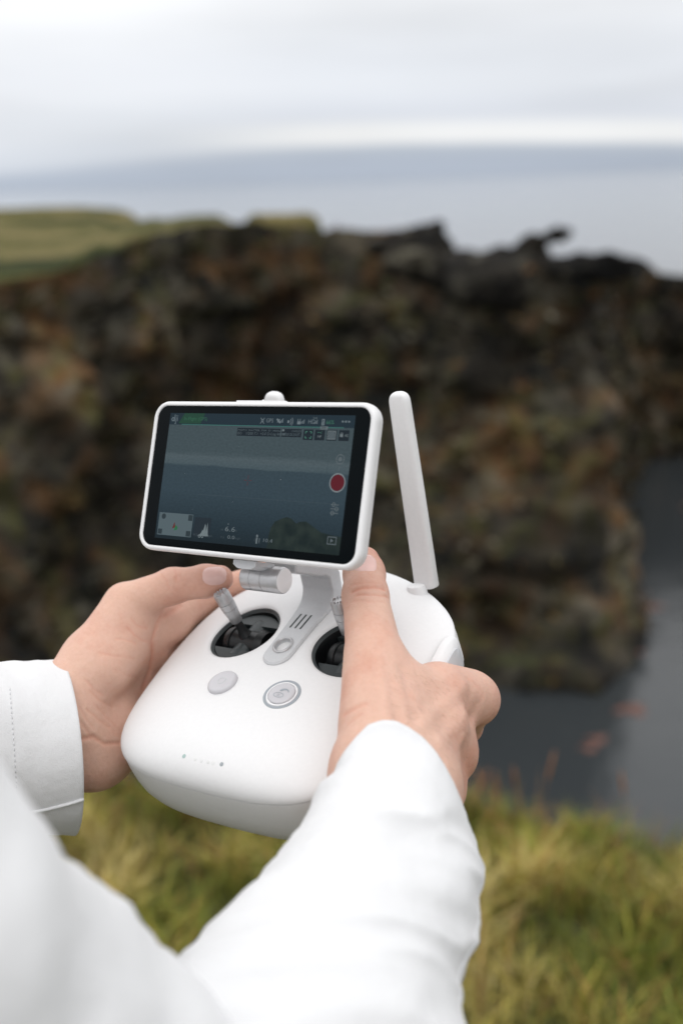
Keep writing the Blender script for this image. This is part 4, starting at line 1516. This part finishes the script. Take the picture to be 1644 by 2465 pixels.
# --- raised side grip with a grey insert on the right and left flanks
def flank(y0, y1, h0, h1, lift, n=26, m=10, sx=1):
    """rounded patch following the side wall"""
    yc, hc_ = (y0 + y1) / 2, (h0 + h1) / 2
    rings = []
    for k_, (sc_, lf) in enumerate(((1.0, -0.8), (0.985, 0.55), (0.94, 1.0), (0.6, 1.15), (0.05, 1.2))):
        ring = []
        for j in range(n * 2):
            a_ = 2 * math.pi * j / (n * 2)
            yy = yc + (y1 - y0) / 2 * sc_ * np.sign(math.cos(a_)) * abs(math.cos(a_)) ** 0.72
            hh_ = hc_ + (h1 - h0) / 2 * sc_ * np.sign(math.sin(a_)) * abs(math.sin(a_)) ** 0.72
            i_ = np.argmin(np.abs(OUT[:, 1] - yy) + (OUT[:, 0] < 60) * 1000)
            xw = np.interp(yy, *[np.array(q_) for q_ in zip(*sorted((p[1], p[0]) for p in OUT if p[0] > 60))])
            bulge = np.interp(hh_, [-40, -34, -28, -14, -9, -5], [-4.0, -1.6, -0.4, 0, -1.5, -5])
            ring.append((sx * (xw + bulge + lift * lf), yy, hh_))
        rings.append(np.array(ring))
    return loft(rings, True, False, True)


g = dpart('side_grip', flank(-12, 33, -37, -7.0, 1.7), M_white, ang=50)
dpart('grip_insert', flank(-8, 28.5, -35, -11.0, 2.4), M_ltgrey, g, ang=50)
# ================================================================== person: signed distance modelling of the hands
def cone(P, a, b):
    a = np.asarray(a, np.float32)
    b = np.asarray(b, np.float32)
    ba = b[:3] - a[:3]
    pa = P - a[:3]
    t = np.clip(pa @ ba / max(float(ba @ ba), 1e-6), 0, 1)
    return np.linalg.norm(pa - t[:, None] * ba, axis=1) - (a[3] + (b[3] - a[3]) * t)


def smin(a, b, k):
    h = np.clip(0.5 + 0.5 * (b - a) / k, 0, 1)
    return b + (a - b) * h - k * h * (1 - h)


def smax(a, b, k):
    return -smin(-a, -b, k)


def chain(P, js, k=3.0):
    d = None
    for a, b in zip(js[:-1], js[1:]):
        e = cone(P, a, b)
        d = e if d is None else smin(d, e, k)
    return d


def D(x, y, h, r):
    return (x, y, h, r)



# right hand (device millimetres): joints with radii
RH = dict(
    thumb=[D(89, -56, 11.5, 16.5), D(72, -24, 19.5, 14.3), D(49.0, 11, 27, 11.6), D(40.5, 26, 29.5, 10.6), D(36.5, 34.5, 30.5, 7.8)],
    fingers=[
        [D(93, -12, -11, 11.5), D(96.5, 10.5, -37, 11.4), D(77, 20, -70, 8.6), D(56, 22, -71, 7.4)],
        [D(102, -32, -14, 12.3), D(98, -26, -42, 10.2), D(80, -12, -71, 8.8), D(58, -8, -71, 7.6)],
        [D(103, -50, -20, 12), D(103, -46, -45, 9.8), D(82, -36, -70, 8.4), D(60, -30, -70, 7.4)],
        [D(100, -68, -22, 11), D(101, -67, -48, 9), D(82, -58, -69, 7.8), D(62, -52, -69, 7)]],
    palm=[(D(99, -76, 8, 17), D(92.5, -15, -10, 12)), (D(101, -78, 2, 17), D(101, -32, -14, 12.5)), (D(102, -86, -8, 16), D(102, -50, -20, 12.5)),
          (D(101, -90, -12, 15), D(99, -67, -22, 11.5)), (D(97, -74, 8, 16), D(91, -52, 10, 15.5)), (D(93, -54, 4, 15), D(88, -30, 6, 13)), (D(92, -24, -2, 11), D(80, -28, 12, 11.5)),
          (D(88, -60, 13, 11), D(76, -36, 18, 11)), (D(95, -16, -10, 12), D(96, 2, -28, 11.0)), (D(101, -34, -16, 12), D(99, -28, -36, 11)), (D(96, -6, -24, 11.5), D(98, -28, -34, 11.5)), (D(99, -28, -34, 11.5), D(101, -48, -36, 10.5)), (D(93, -11, -12, 11), D(96, 6, -30, 11.6))],
    arm=[(px(965, 1905, 538), 27), (px(915, 2070, 505), 31), (px(860, 2200, 480), 34)],
)
LH = dict(
    thumb=[D(-111, -50, 10.5, 13.5), D(-107, -14, 21.0, 12), D(-78.5, 0.5, 26.5, 10.0), D(-58, 7.5, 27.0, 9.0), D(-50, 11, 27.0, 7.6)],
    fingers=[
        [D(-100, 2, -5, 12), D(-93, 40, -12, 9.4), D(-72, 62, -15, 8.4), D(-54, 71, -18, 7.4)],
        [D(-106, -14, -20, 12.2), D(-104, 22, -48, 9.8), D(-86, 42, -62, 8.6), D(-66, 46, -68, 7.6)],
        [D(-107, -34, -30, 12), D(-108, -8, -60, 9.6), D(-90, 8, -72, 8.4), D(-68, 12, -71, 7.4)],
        [D(-105, -54, -36, 11), D(-104, -36, -62, 8.8), D(-88, -24, -73, 7.8), D(-68, -20, -70, 7)]],
    palm=[(D(-112, -78, 6, 13.5), D(-100, 0, -6, 12.5)), (D(-111, -82, 0, 15), D(-106, -16, -20, 12)), (D(-108, -90, -12, 15), D(-107, -36, -30, 12)),
          (D(-105, -94, -21, 14.5), D(-105, -56, -35, 12)), (D(-110, -74, 7, 15), D(-111, -50, 10, 15)), (D(-101, -52, 5, 15.5), D(-100, -24, 9, 13)), (D(-98, -82, -26, 13.5), D(-97, -60, -28, 13)),
          (D(-100, -6, 4, 11), D(-106, -22, 14, 12)), (D(-93, -90, -33, 12.0), D(-92, -64, -38, 13)), (D(-98, -94, -28, 12.5), D(-93, -84, -34, 12))],
    arm=[(px(160, 1790, 668), 23), (px(40, 1800, 645), 26), (px(-120, 1815, 612), 30)],
)
z3 = lambda Q: [(720 + x / 3.0154, 1300 + y / 3.0154) for x, y in Q]
z2 = lambda Q: [(100 + x / 3.136, 1320 + y / 3.136) for x, y in Q]
# creases (+, grooves) and tendons (-, ridges): pixel track on the skin, width mm, depth mm
RC_ = [(z3([(385, 378), (440, 352), (510, 343), (580, 347), (617, 358)]), 1.0, 0.75), (z3([(420, 400), (510, 398), (590, 402), (642, 415)]), 0.9, 0.6),
       (z3([(380, 330), (470, 312), (560, 315)]), 0.8, 0.25), (z3([(395, 445), (510, 450), (620, 455)]), 0.9, 0.25),
       (z3([(268, 1310), (330, 1265), (420, 1215), (480, 1190)]), 1.4, 0.5), (z3([(270, 1390), (360, 1330), (450, 1260)]), 1.2, 0.35),
       (z3([(625, 1290), (610, 1150), (585, 1000), (560, 860)]), 3.6, -1.1), (z3([(700, 1290), (690, 1150), (665, 1030)]), 4.0, 0.6),
       (z3([(835, 1290), (800, 1130), (765, 1000), (745, 930)]), 3.0, 0.7), (z3([(900, 1330), (1000, 1230), (1120, 1130), (1200, 1060)]), 3.4, -0.7),
       (z3([(1010, 1480), (1120, 1370), (1200, 1260)]), 3.4, -0.6), (z3([(1300, 1200), (1250, 1300), (1215, 1420), (1180, 1540)]), 4.0, 0.7),
       (z3([(1225, 1010), (1290, 1060), (1330, 1130)]), 2.0, 0.3), (z3([(1190, 1440), (1230, 1390), (1260, 1330)]), 3.5, -0.6)]
LC_ = [(z2([(905, 195), (945, 245), (965, 300)]), 0.9, 0.35), (z2([(1008, 158), (1020, 200), (1018, 250)]), 0.9, 0.45), (z2([(1040, 160), (1050, 210), (1045, 250)]), 0.8, 0.25),
       (z2([(680, 530), (720, 580), (765, 597), (800, 600)]), 0.8, 0.45), (z2([(650, 600), (700, 650), (750, 690), (805, 705)]), 0.8, 0.45), (z2([(570, 682), (640, 690), (710, 718)]), 0.8, 0.4),
       (z2([(440, 790), (560, 812), (700, 832)]), 0.8, 0.35), (z2([(340, 1000), (400, 1070), (470, 1110)]), 0.9, 0.35), (z2([(370, 1080), (440, 1150), (540, 1200)]), 0.9, 0.35),
       (z2([(350, 1220), (430, 1290), (520, 1350)]), 0.9, 0.4), (z2([(400, 1180), (480, 1260), (560, 1330)]), 0.9, 0.3), (z2([(300, 1310), (360, 1400), (440, 1450)]), 0.9, 0.45),
       (z2([(285, 1440), (400, 1425), (480, 1475), (590, 1468)]), 1.1, 0.8), (z2([(290, 1200), (340, 1290), (400, 1360)]), 0.9, 0.3), (z2([(560, 920), (640, 960), (720, 970)]), 0.8, 0.25),
       (z2([(900, 520), (862, 610), (835, 700), (840, 800), (820, 920), (770, 1060)]), 1.6, 0.8), (z2([(1050, 430), (1000, 470), (930, 510)]), 1.6, 0.7)]


def hand_fn(Hd, creases=()):
    arm = [np.r_[cam2dev(p), r] for p, r in Hd['arm']]
    wr = Hd['palm']
    wc = np.r_[np.mean([np.array(a[:3]) for a, b in wr[:4]], 0), 21]

    def fn(P):
        P = np.asarray(P, np.float32)
        d = None
        for a, b in Hd['palm']:
            e = cone(P, a, b)
            d = e if d is None else smin(d, e, 9)
        d = smin(d, chain(P, [wc] + arm, 8), 14)
        d = smin(d, chain(P, Hd['thumb'], 4), 8)
        fs = None
        for f in Hd['fingers']:
            e = chain(P, f, 5)
            fs = e if fs is None else smin(fs, e, 3.5)
        d = smin(d, fs, 10)
        for pts_, lo_, hi_, w, dep in creases:
            m = np.all((P > lo_) & (P < hi_), 1)
            if not m.any():
                continue
            Q = P[m]
            dist = None
            for a, b in zip(pts_[:-1], pts_[1:]):
                c = cone(Q, (*a, 0), (*b, 0))
                dist = c if dist is None else np.minimum(dist, c)
            d[m] += dep * np.exp(-dist ** 2 / (w * w))
        return d
    return fn


def trace(fn, uv):
    """first hit of the view rays with the skin, device millimetres"""
    o0 = cam2dev(np.zeros(3))
    dirs = np.array([np.r_[(u - 822.0) / FPX, (v - 1232.5) / FPX, 1.0] for u, v in uv]) @ MD.T
    dirs /= np.linalg.norm(dirs, axis=1)[:, None]
    t = np.full(len(uv), 430.0)
    for _ in range(60):
        t += np.minimum(fn(o0 + dirs * t[:, None]) * 0.9, 20)
        t = np.minimum(t, 900)
    return o0 + dirs * t[:, None], t < 890


def grad(fn, P, e=0.4):
    P = np.atleast_2d(P)
    g = np.stack([fn(P + np.eye(3)[i] * e) - fn(P - np.eye(3)[i] * e) for i in range(3)], 1)
    return g / (np.linalg.norm(g, axis=1)[:, None] + 1e-9)


def prep(fn, lines):
    out = []
    for uv, w, dep in lines:
        dep = dep * (1.15 if w < 2 else 1.0)
        P, ok = trace(fn, uv)
        P = P[ok]
        if len(P) > 1:
            out.append((P, P.min(0) - 3.2 * w, P.max(0) + 3.2 * w, w, dep))
    return out


def bounds(Hd):
    Q = [np.array(q[:3]) for f in Hd['fingers'] for q in f] + [np.array(q[:3]) for q in Hd['thumb']] + [np.array(q[:3]) for ab in Hd['palm'] for q in ab] + [cam2dev(p) for p, r in Hd['arm'][:2]]
    Q = np.array(Q)
    return Q.min(0) - 22, Q.max(0) + 22


person = bpy.data.objects.new('person', None)
COL.objects.link(person)
PO = np.array([-0.34, 0.20, 0.0])
person.location = PO
tag(person, 'person in a white jacket gripping the remote controller, seen over the shoulder', 'person')

SKINC = np.array([0.625, 0.39, 0.302])
parts_v, parts_f, parts_c = [], [], []
nails = []
for Hd, cre, nail in ((RH, RC_, (z3([(478, 165)])[0], 6.6, 7.0, 0.0)), (LH, LC_, (z2([(1302, 200)])[0], 6.0, 7.0, 0.25))):
    base = hand_fn(Hd)
    cr_ = prep(base, cre)
    fn = hand_fn(Hd, cr_)
    # nail bed frame
    (nu, nv_), nw, nl, bias = nail
    c0, _ = trace(base, [(nu, nv_)])
    c0 = c0[0]
    nn = grad(base, c0)[0]
    tdir = np.array(Hd['thumb'][-1][:3]) - np.array(Hd['thumb'][-3][:3])
    tdir -= nn * (tdir @ nn)
    tdir /= np.linalg.norm(tdir)
    bdir = np.cross(nn, tdir)
    lo, hi = bounds(Hd)
    V, F = sdf_mesh(fn, lo, hi, 0.75)
    red = np.zeros(len(V))
    for f in Hd['fingers']:
        for q, w in zip(f, (0.35, 0.7, 0.5, 0.8)):
            red += w * np.exp(-np.sum((V - np.array(q[:3])) ** 2, 1) / (2 * 11.0 ** 2))
    for q, w in zip(Hd['thumb'], (0.0, 0.2, 0.4, 0.3, 0.75)):
        red += w * np.exp(-np.sum((V - np.array(q[:3])) ** 2, 1) / (2 * 9.0 ** 2))
    for pts_, lo_, hi_, w, dep in cr_:
        if dep > 0.28 and w < 2.2:
            m = np.all((V > lo_) & (V < hi_), 1)
            dist = np.min([cone(V[m].astype(np.float32), (*a, 0), (*b, 0)) for a, b in zip(pts_[:-1], pts_[1:])], 0) if m.any() else 0
            red[m] += 0.8 * dep * np.exp(-dist ** 2 / (w * w))
    red = np.clip(red, 0, 1)[:, None]
    c = SKINC * (1 - red) + np.array([0.60, 0.285, 0.205]) * red
    parts_v.append(cam2world(dev2cam(V)) - PO)
    parts_f.append(F)
    parts_c.append(c)
    # nail plate that follows the finger end
    nr, na = 9, 40
    rows = []
    for k in range(nr):
        s = k / (nr - 1)
        th = np.linspace(0, 2 * math.pi, na, endpoint=False)
        uu = s * nl * np.sign(np.sin(th)) * np.abs(np.sin(th)) ** 0.75
        vv = s * nw * np.sign(np.cos(th)) * np.abs(np.cos(th)) ** 0.75
        P = c0 + np.outer(uu, tdir) + np.outer(vv, bdir) + nn * 7
        for _ in range(24):
            P = P - nn * (base(P) * 0.7)[:, None]
        g = grad(base, P)
        lift = 0.42 * (1 - s ** 6) - 0.25 * s ** 6 + 0.25 * np.clip(uu / nl, 0, 1) ** 3
        rows.append(P + g * np.reshape(lift, (-1, 1)))
    nails.append(loft(rows[1:], True, True, False))
off = 0
FF = []
for v, f in zip(parts_v, parts_f):
    FF.append(f + off)
    off += len(v)


# ------------------------------------------------------------------ jacket: lofted sleeves with soft folds (camera millimetres)
def tube(secs, n=96, sub=10, inner=9.0, fold=1.6, seed=0.0, cuff=True, edge=None):
    """secs: list of (centre, half axis A, half axis B); smooth loft from the cuff inwards"""
    K = np.array([np.concatenate(s) for s in secs], float)
    m = len(K)
    path = []
    for i in range(m - 1):
        p0, p1, p2, p3 = K[max(i - 1, 0)], K[i], K[i + 1], K[min(i + 2, m - 1)]
        for k in range(sub):
            t = k / sub
            path.append(0.5 * ((2 * p1) + (-p0 + p2) * t + (2 * p0 - 5 * p1 + 4 * p2 - p3) * t * t + (-p0 + 3 * p1 - 3 * p2 + p3) * t ** 3))
    path.append(K[-1])
    path = np.array(path)
    sl = np.r_[0, np.cumsum(np.linalg.norm(np.diff(path[:, :3], axis=0), axis=1))]
    th = np.linspace(0, 2 * math.pi, n, endpoint=False)
    rings = []
    for q, s in zip(path, sl):
        c, A, B = q[:3], q[3:6], q[6:9]
        P = c + np.outer(np.cos(th), A) + np.outer(np.sin(th), B)
        nrm = np.outer(np.cos(th), A / (A @ A)) + np.outer(np.sin(th), B / (B @ B))
        nrm /= np.linalg.norm(nrm, axis=1)[:, None]
        dsp = np.zeros(n)
        for j in range(n):
            a = th[j]
            v = Vector((1.3 * math.cos(a) + seed, 1.3 * math.sin(a), s / 34.0 + 0.5 * math.sin(a + seed)))
            f1 = mnoise.noise(v)
            v2 = Vector((0.8 * math.cos(a + 0.4) + seed + 5, 0.8 * math.sin(a), s / 15.0 + 0.9 * math.cos(a)))
            f2 = 1 - abs(mnoise.noise(v2)) * 2.2
            dsp[j] = fold * (1.5 * f1 + 0.75 * f2)
        dsp *= min(1.0, (s + (2 if cuff else 30)) / 26.0)
        rings.append(P + nrm * dsp[:, None])
    if edge is not None:
        # the cuff edge follows the wrist: bend the first rings onto the given curve
        E_ = np.array(edge)
        al = np.r_[0, np.cumsum(np.linalg.norm(np.diff(E_, axis=0), axis=1))]
        tt = np.clip(th / math.pi, 0, 1) * al[-1]
        tgt = np.stack([np.interp(tt, al, E_[:, k]) for k in range(3)], 1)
        dl = tgt - rings[0]
        low = th > math.pi
        g0, g1 = dl[0].copy(), dl[~low][-1].copy()
        d0 = 2 * math.pi - th[low]
        d1 = th[low] - math.pi
        dl[low] = np.exp(-(d0 / 0.7) ** 2)[:, None] * g0 + np.exp(-(d1 / 0.7) ** 2)[:, None] * g1
        for k, s in enumerate(sl):
            rings[k] = rings[k] + dl * math.exp(-(s / 16.0) ** 2)
    if cuff:
        r0, r1 = rings[0], rings[1]
        c0 = r0.mean(0)
        ax = path[min(15, len(path) - 1), :3] - c0
        ax /= np.linalg.norm(ax)
        pre = []
        for ins, back in ((4.5, inner), (3.4, 4.0), (2.2, 1.0), (1.5, -0.1), (0.7, -0.35)):
            rad = r0 - c0
            ln = np.linalg.norm(rad, axis=1)[:, None]
            pre.append(c0 + rad * (ln - ins) / ln + ax * back)
        rings = pre + rings
    return loft(rings, True, False, not cuff)


def sec(u, v, z, a, b, tang):
    """section whose long axis lies square to the arm in the picture"""
    c = px(u, v, z)
    t = np.asarray(tang, float)
    t /= np.linalg.norm(t)
    vd = -c / np.linalg.norm(c)
    A = np.cross(t, vd)
    A /= np.linalg.norm(A)
    if A[0] < 0:
        A = -A
    B = np.cross(A, t)
    B /= np.linalg.norm(B)
    if B @ vd < 0:
        B = -B
    return c, A * a, B * b


# right sleeve
pts_r = [(958, 2000, 513, 37.5), (936, 2076, 500, 40.5), (893, 2178, 481, 43.5), (842, 2268, 463, 47), (808, 2348, 447, 50.5), (765, 2465, 430, 56), (715, 2610, 414, 60), (655, 2790, 400, 62)]
ch = px(1128, 1996, 541) - px(811, 1837, 533)
c0_ = px(955, 1872, 528)
secs = [(c0_, ch * 0.50, px(925, 1735, 504) - c0_)]
for i, (u, v, z, a) in enumerate(pts_r):
    A = np.array([0.93, 0.36 - 0.03 * i, -0.02])
    B = np.array([0.0, -0.66 + 0.02 * i, -0.75])
    secs.append((px(u, v, z), A / np.linalg.norm(A) * a, B / np.linalg.norm(B) * a * 0.95))
edge_r = [px(u, v, z) for u, v, z in ((1130, 2000, 529), (1111, 1927, 519), (1091, 1880, 515), (1072, 1844, 515), (1048, 1807, 516), (1018, 1774, 517), (985, 1751, 517), (952, 1734, 517), (919, 1733, 516), (886, 1744, 514),
                                       (859, 1771, 511), (829, 1807, 510), (811, 1838, 513), (800, 1868, 520))]
sl_r = tube(secs, fold=2.7, seed=1.7, edge=edge_r)
# upper right arm and shoulder, close to the lens
pts_u = [(530, 2910, 402, 60), (225, 2815, 370, 62), (-172, 2553, 338, 66), (-472, 2288, 315, 70), (-800, 2065, 300, 78), (-1175, 1955, 300, 84)]
cu_ = [px(u, v, z) for u, v, z, a in pts_u]
secs = []
for i, (u, v, z, a) in enumerate(pts_u):
    tg = cu_[min(i + 1, len(cu_) - 1)] - cu_[max(i - 1, 0)]
    secs.append(sec(u, v, z, a, a, tg))
sl_u = tube(secs, fold=3.2, seed=4.1, cuff=False)
# left sleeve
pts_l = [(60, 1798, 642, 46.5), (-60, 1805, 620, 46.5), (-190, 1820, 594, 48.5), (-360, 1860, 562, 52), (-640, 1970, 512, 56), (-1000, 2150, 460, 62)]
c0_ = px(160, 1797, 660)
secs = [(c0_, px(198, 1800, 612) - c0_, -(px(178, 2009, 655) - px(143, 1586, 668)) * 0.5)]
for i, (u, v, z, a) in enumerate(pts_l):
    A = np.array([0.30 + 0.02 * i, 0.0, -0.95])
    B = np.array([-0.06 - 0.03 * i, -1.0, 0.0])
    secs.append((px(u, v, z), A / np.linalg.norm(A) * a * 1.0, B / np.linalg.norm(B) * a))
sl_l = tube(secs, fold=1.2, seed=8.3)
NR = 96


def ring_at(tb, i, th):
    """point and outward normal on a sleeve: ring index (float), angle"""
    V = tb[0].reshape(-1, NR, 3)
    i0 = int(min(max(i, 0), len(V) - 2))
    fi = i - i0
    a = th / (2 * math.pi) * NR
    a0 = int(a) % NR
    fa = a - int(a)
    def at_(r, c):
        return V[min(max(r, 0), len(V) - 1), c % NR]
    P = (at_(i0, a0) * (1 - fa) + at_(i0, a0 + 1) * fa) * (1 - fi) + (at_(i0 + 1, a0) * (1 - fa) + at_(i0 + 1, a0 + 1) * fa) * fi
    nn_ = np.cross(at_(i0, a0 + 1) - at_(i0, a0 - 1), at_(i0 + 2, a0) - at_(i0, a0))
    nn_ /= np.linalg.norm(nn_) + 1e-9
    c_ = V[i0].mean(0)
    if nn_ @ (P - c_) < 0:
        nn_ = -nn_
    return P, nn_


def cord(tb, track, r, n=6):
    P = [ring_at(tb, i, th) for i, th in track]
    Q = np.array([a + b * r * 0.35 for a, b in P])
    T = np.gradient(Q, axis=0)
    rings = []
    for q, t, (a, b) in zip(Q, T, P):
        t = t / (np.linalg.norm(t) + 1e-9)
        s = np.cross(t, b)
        th = np.linspace(0, 2 * math.pi, n, endpoint=False)
        rings.append(q + r * (np.outer(np.cos(th), b) + np.outer(np.sin(th), s)))
    return loft(rings, True, True, True)


# torso of the jacket, beside the camera
th = np.linspace(0, 2 * math.pi, 56, endpoint=False)
wx_, wy_ = np.array([0.83, -0.55, 0]), np.array([0.55, 0.83, 0])
rings = []
for z_, a_, b_ in ((0.80, 0.20, 0.135), (0.95, 0.19, 0.13), (1.10, 0.19, 0.13), (1.25, 0.20, 0.13), (1.36, 0.19, 0.12), (1.43, 0.15, 0.095), (1.47, 0.09, 0.075), (1.50, 0.07, 0.065)):
    rings.append(np.array([-0.27, 0.25, z_]) + np.outer(np.cos(th) * a_, wx_) + np.outer(np.sin(th) * b_, wy_))
tv_, tf_ = loft(rings, True, True, True)
torso = ((tv_ - np.array(CAMPOS)) * 1000 @ CAM3.T, tf_)
jv, jf = join_vf([sl_r, sl_u, sl_l, torso])
jacket = mesh('jacket', cam2world(jv) - PO, jf, M_cloth, person)
# piping along the underside of the left cuff, hem stitches and the long sleeve seam
lo_a, hi_a = math.radians(-42), math.radians(-30)
V, F = cord(sl_l, [(5 + 34 * t, math.radians(-33 - 3 * math.sin(2.2 * t))) for t in np.linspace(0, 1, 30)], 1.0)
mesh('piping', cam2world(V) - PO, F, M_cloth, jacket)
st_ = []
for k in range(34):
    a0_ = -62 + k * 3.4
    st_.append(cord(sl_l, [(17.5, math.radians(a0_)), (17.5, math.radians(a0_ + 1.0)), (17.5, math.radians(a0_ + 2.0))], 0.28, 4))
for k in range(40):
    r0_ = 8 + k * 0.9
    st_.append(cord(sl_r, [(r0_, math.radians(14)), (r0_ + 0.25, math.radians(14)), (r0_ + 0.55, math.radians(14))], 0.28, 4))
V, F = join_vf(st_)
tag(mesh('stitching', cam2world(V) - PO, F, plain('grey_thread', (0.64, 0.645, 0.66), 0.8), jacket), kind='stuff')
V, F = cord(sl_r, [(6 + 62 * t, math.radians(10 + 4 * math.sin(3 * t))) for t in np.linspace(0, 1, 50)], 0.3)
mesh('sleeve_seam', cam2world(V) - PO, F, M_cloth, jacket)
body = mesh('body', np.concatenate(parts_v), np.concatenate(FF), M_skin, person, True, np.concatenate(parts_c))
hv_, hf_ = [], []
base = hand_fn(RH)
uvs = []
while len(uvs) < 300:
    x, y = rng.uniform(600, 1260), rng.uniform(930, 1850)
    if (x - 950) * 0.5 + 1000 < y + 60:
        uvs.append((720 + x / 3.0154, 1300 + y / 3.0154))
P, ok = trace(base, uvs)
Gn = grad(base, P)
flow = cam2dev(px(1000, 1700, 560)) - cam2dev(px(960, 1660, 560))
for p_, g_, o_ in zip(P, Gn, ok):
    if not o_:
        continue
    f_ = flow / np.linalg.norm(flow) + rng.normal(0, 0.35, 3)
    f_ -= g_ * (f_ @ g_)
    f_ /= np.linalg.norm(f_)
    ln_ = rng.uniform(3, 6.5)
    s_ = np.cross(f_, g_) * 0.04
    a_, b_, c_ = p_ - g_ * 0.1, p_ + f_ * ln_ * 0.5 + g_ * 0.45, p_ + f_ * ln_ + g_ * 0.25
    k = len(hv_)
    hv_ += [a_ - s_, a_ + s_, b_ - s_, b_ + s_, c_]
    hf_ += [(k, k + 1, k + 3, k + 2), (k + 2, k + 3, k + 4)]
tag(mesh('hand_hair', cam2world(dev2cam(np.array(hv_))) - PO, hf_, plain('fine_hair', (0.30, 0.18, 0.12), 0.6), body), kind='stuff')
for V, F in nails:
    mesh('thumb_nail', cam2world(dev2cam(V)) - PO, F, M_nail, body)

if 'DBG' in globals():
    pass
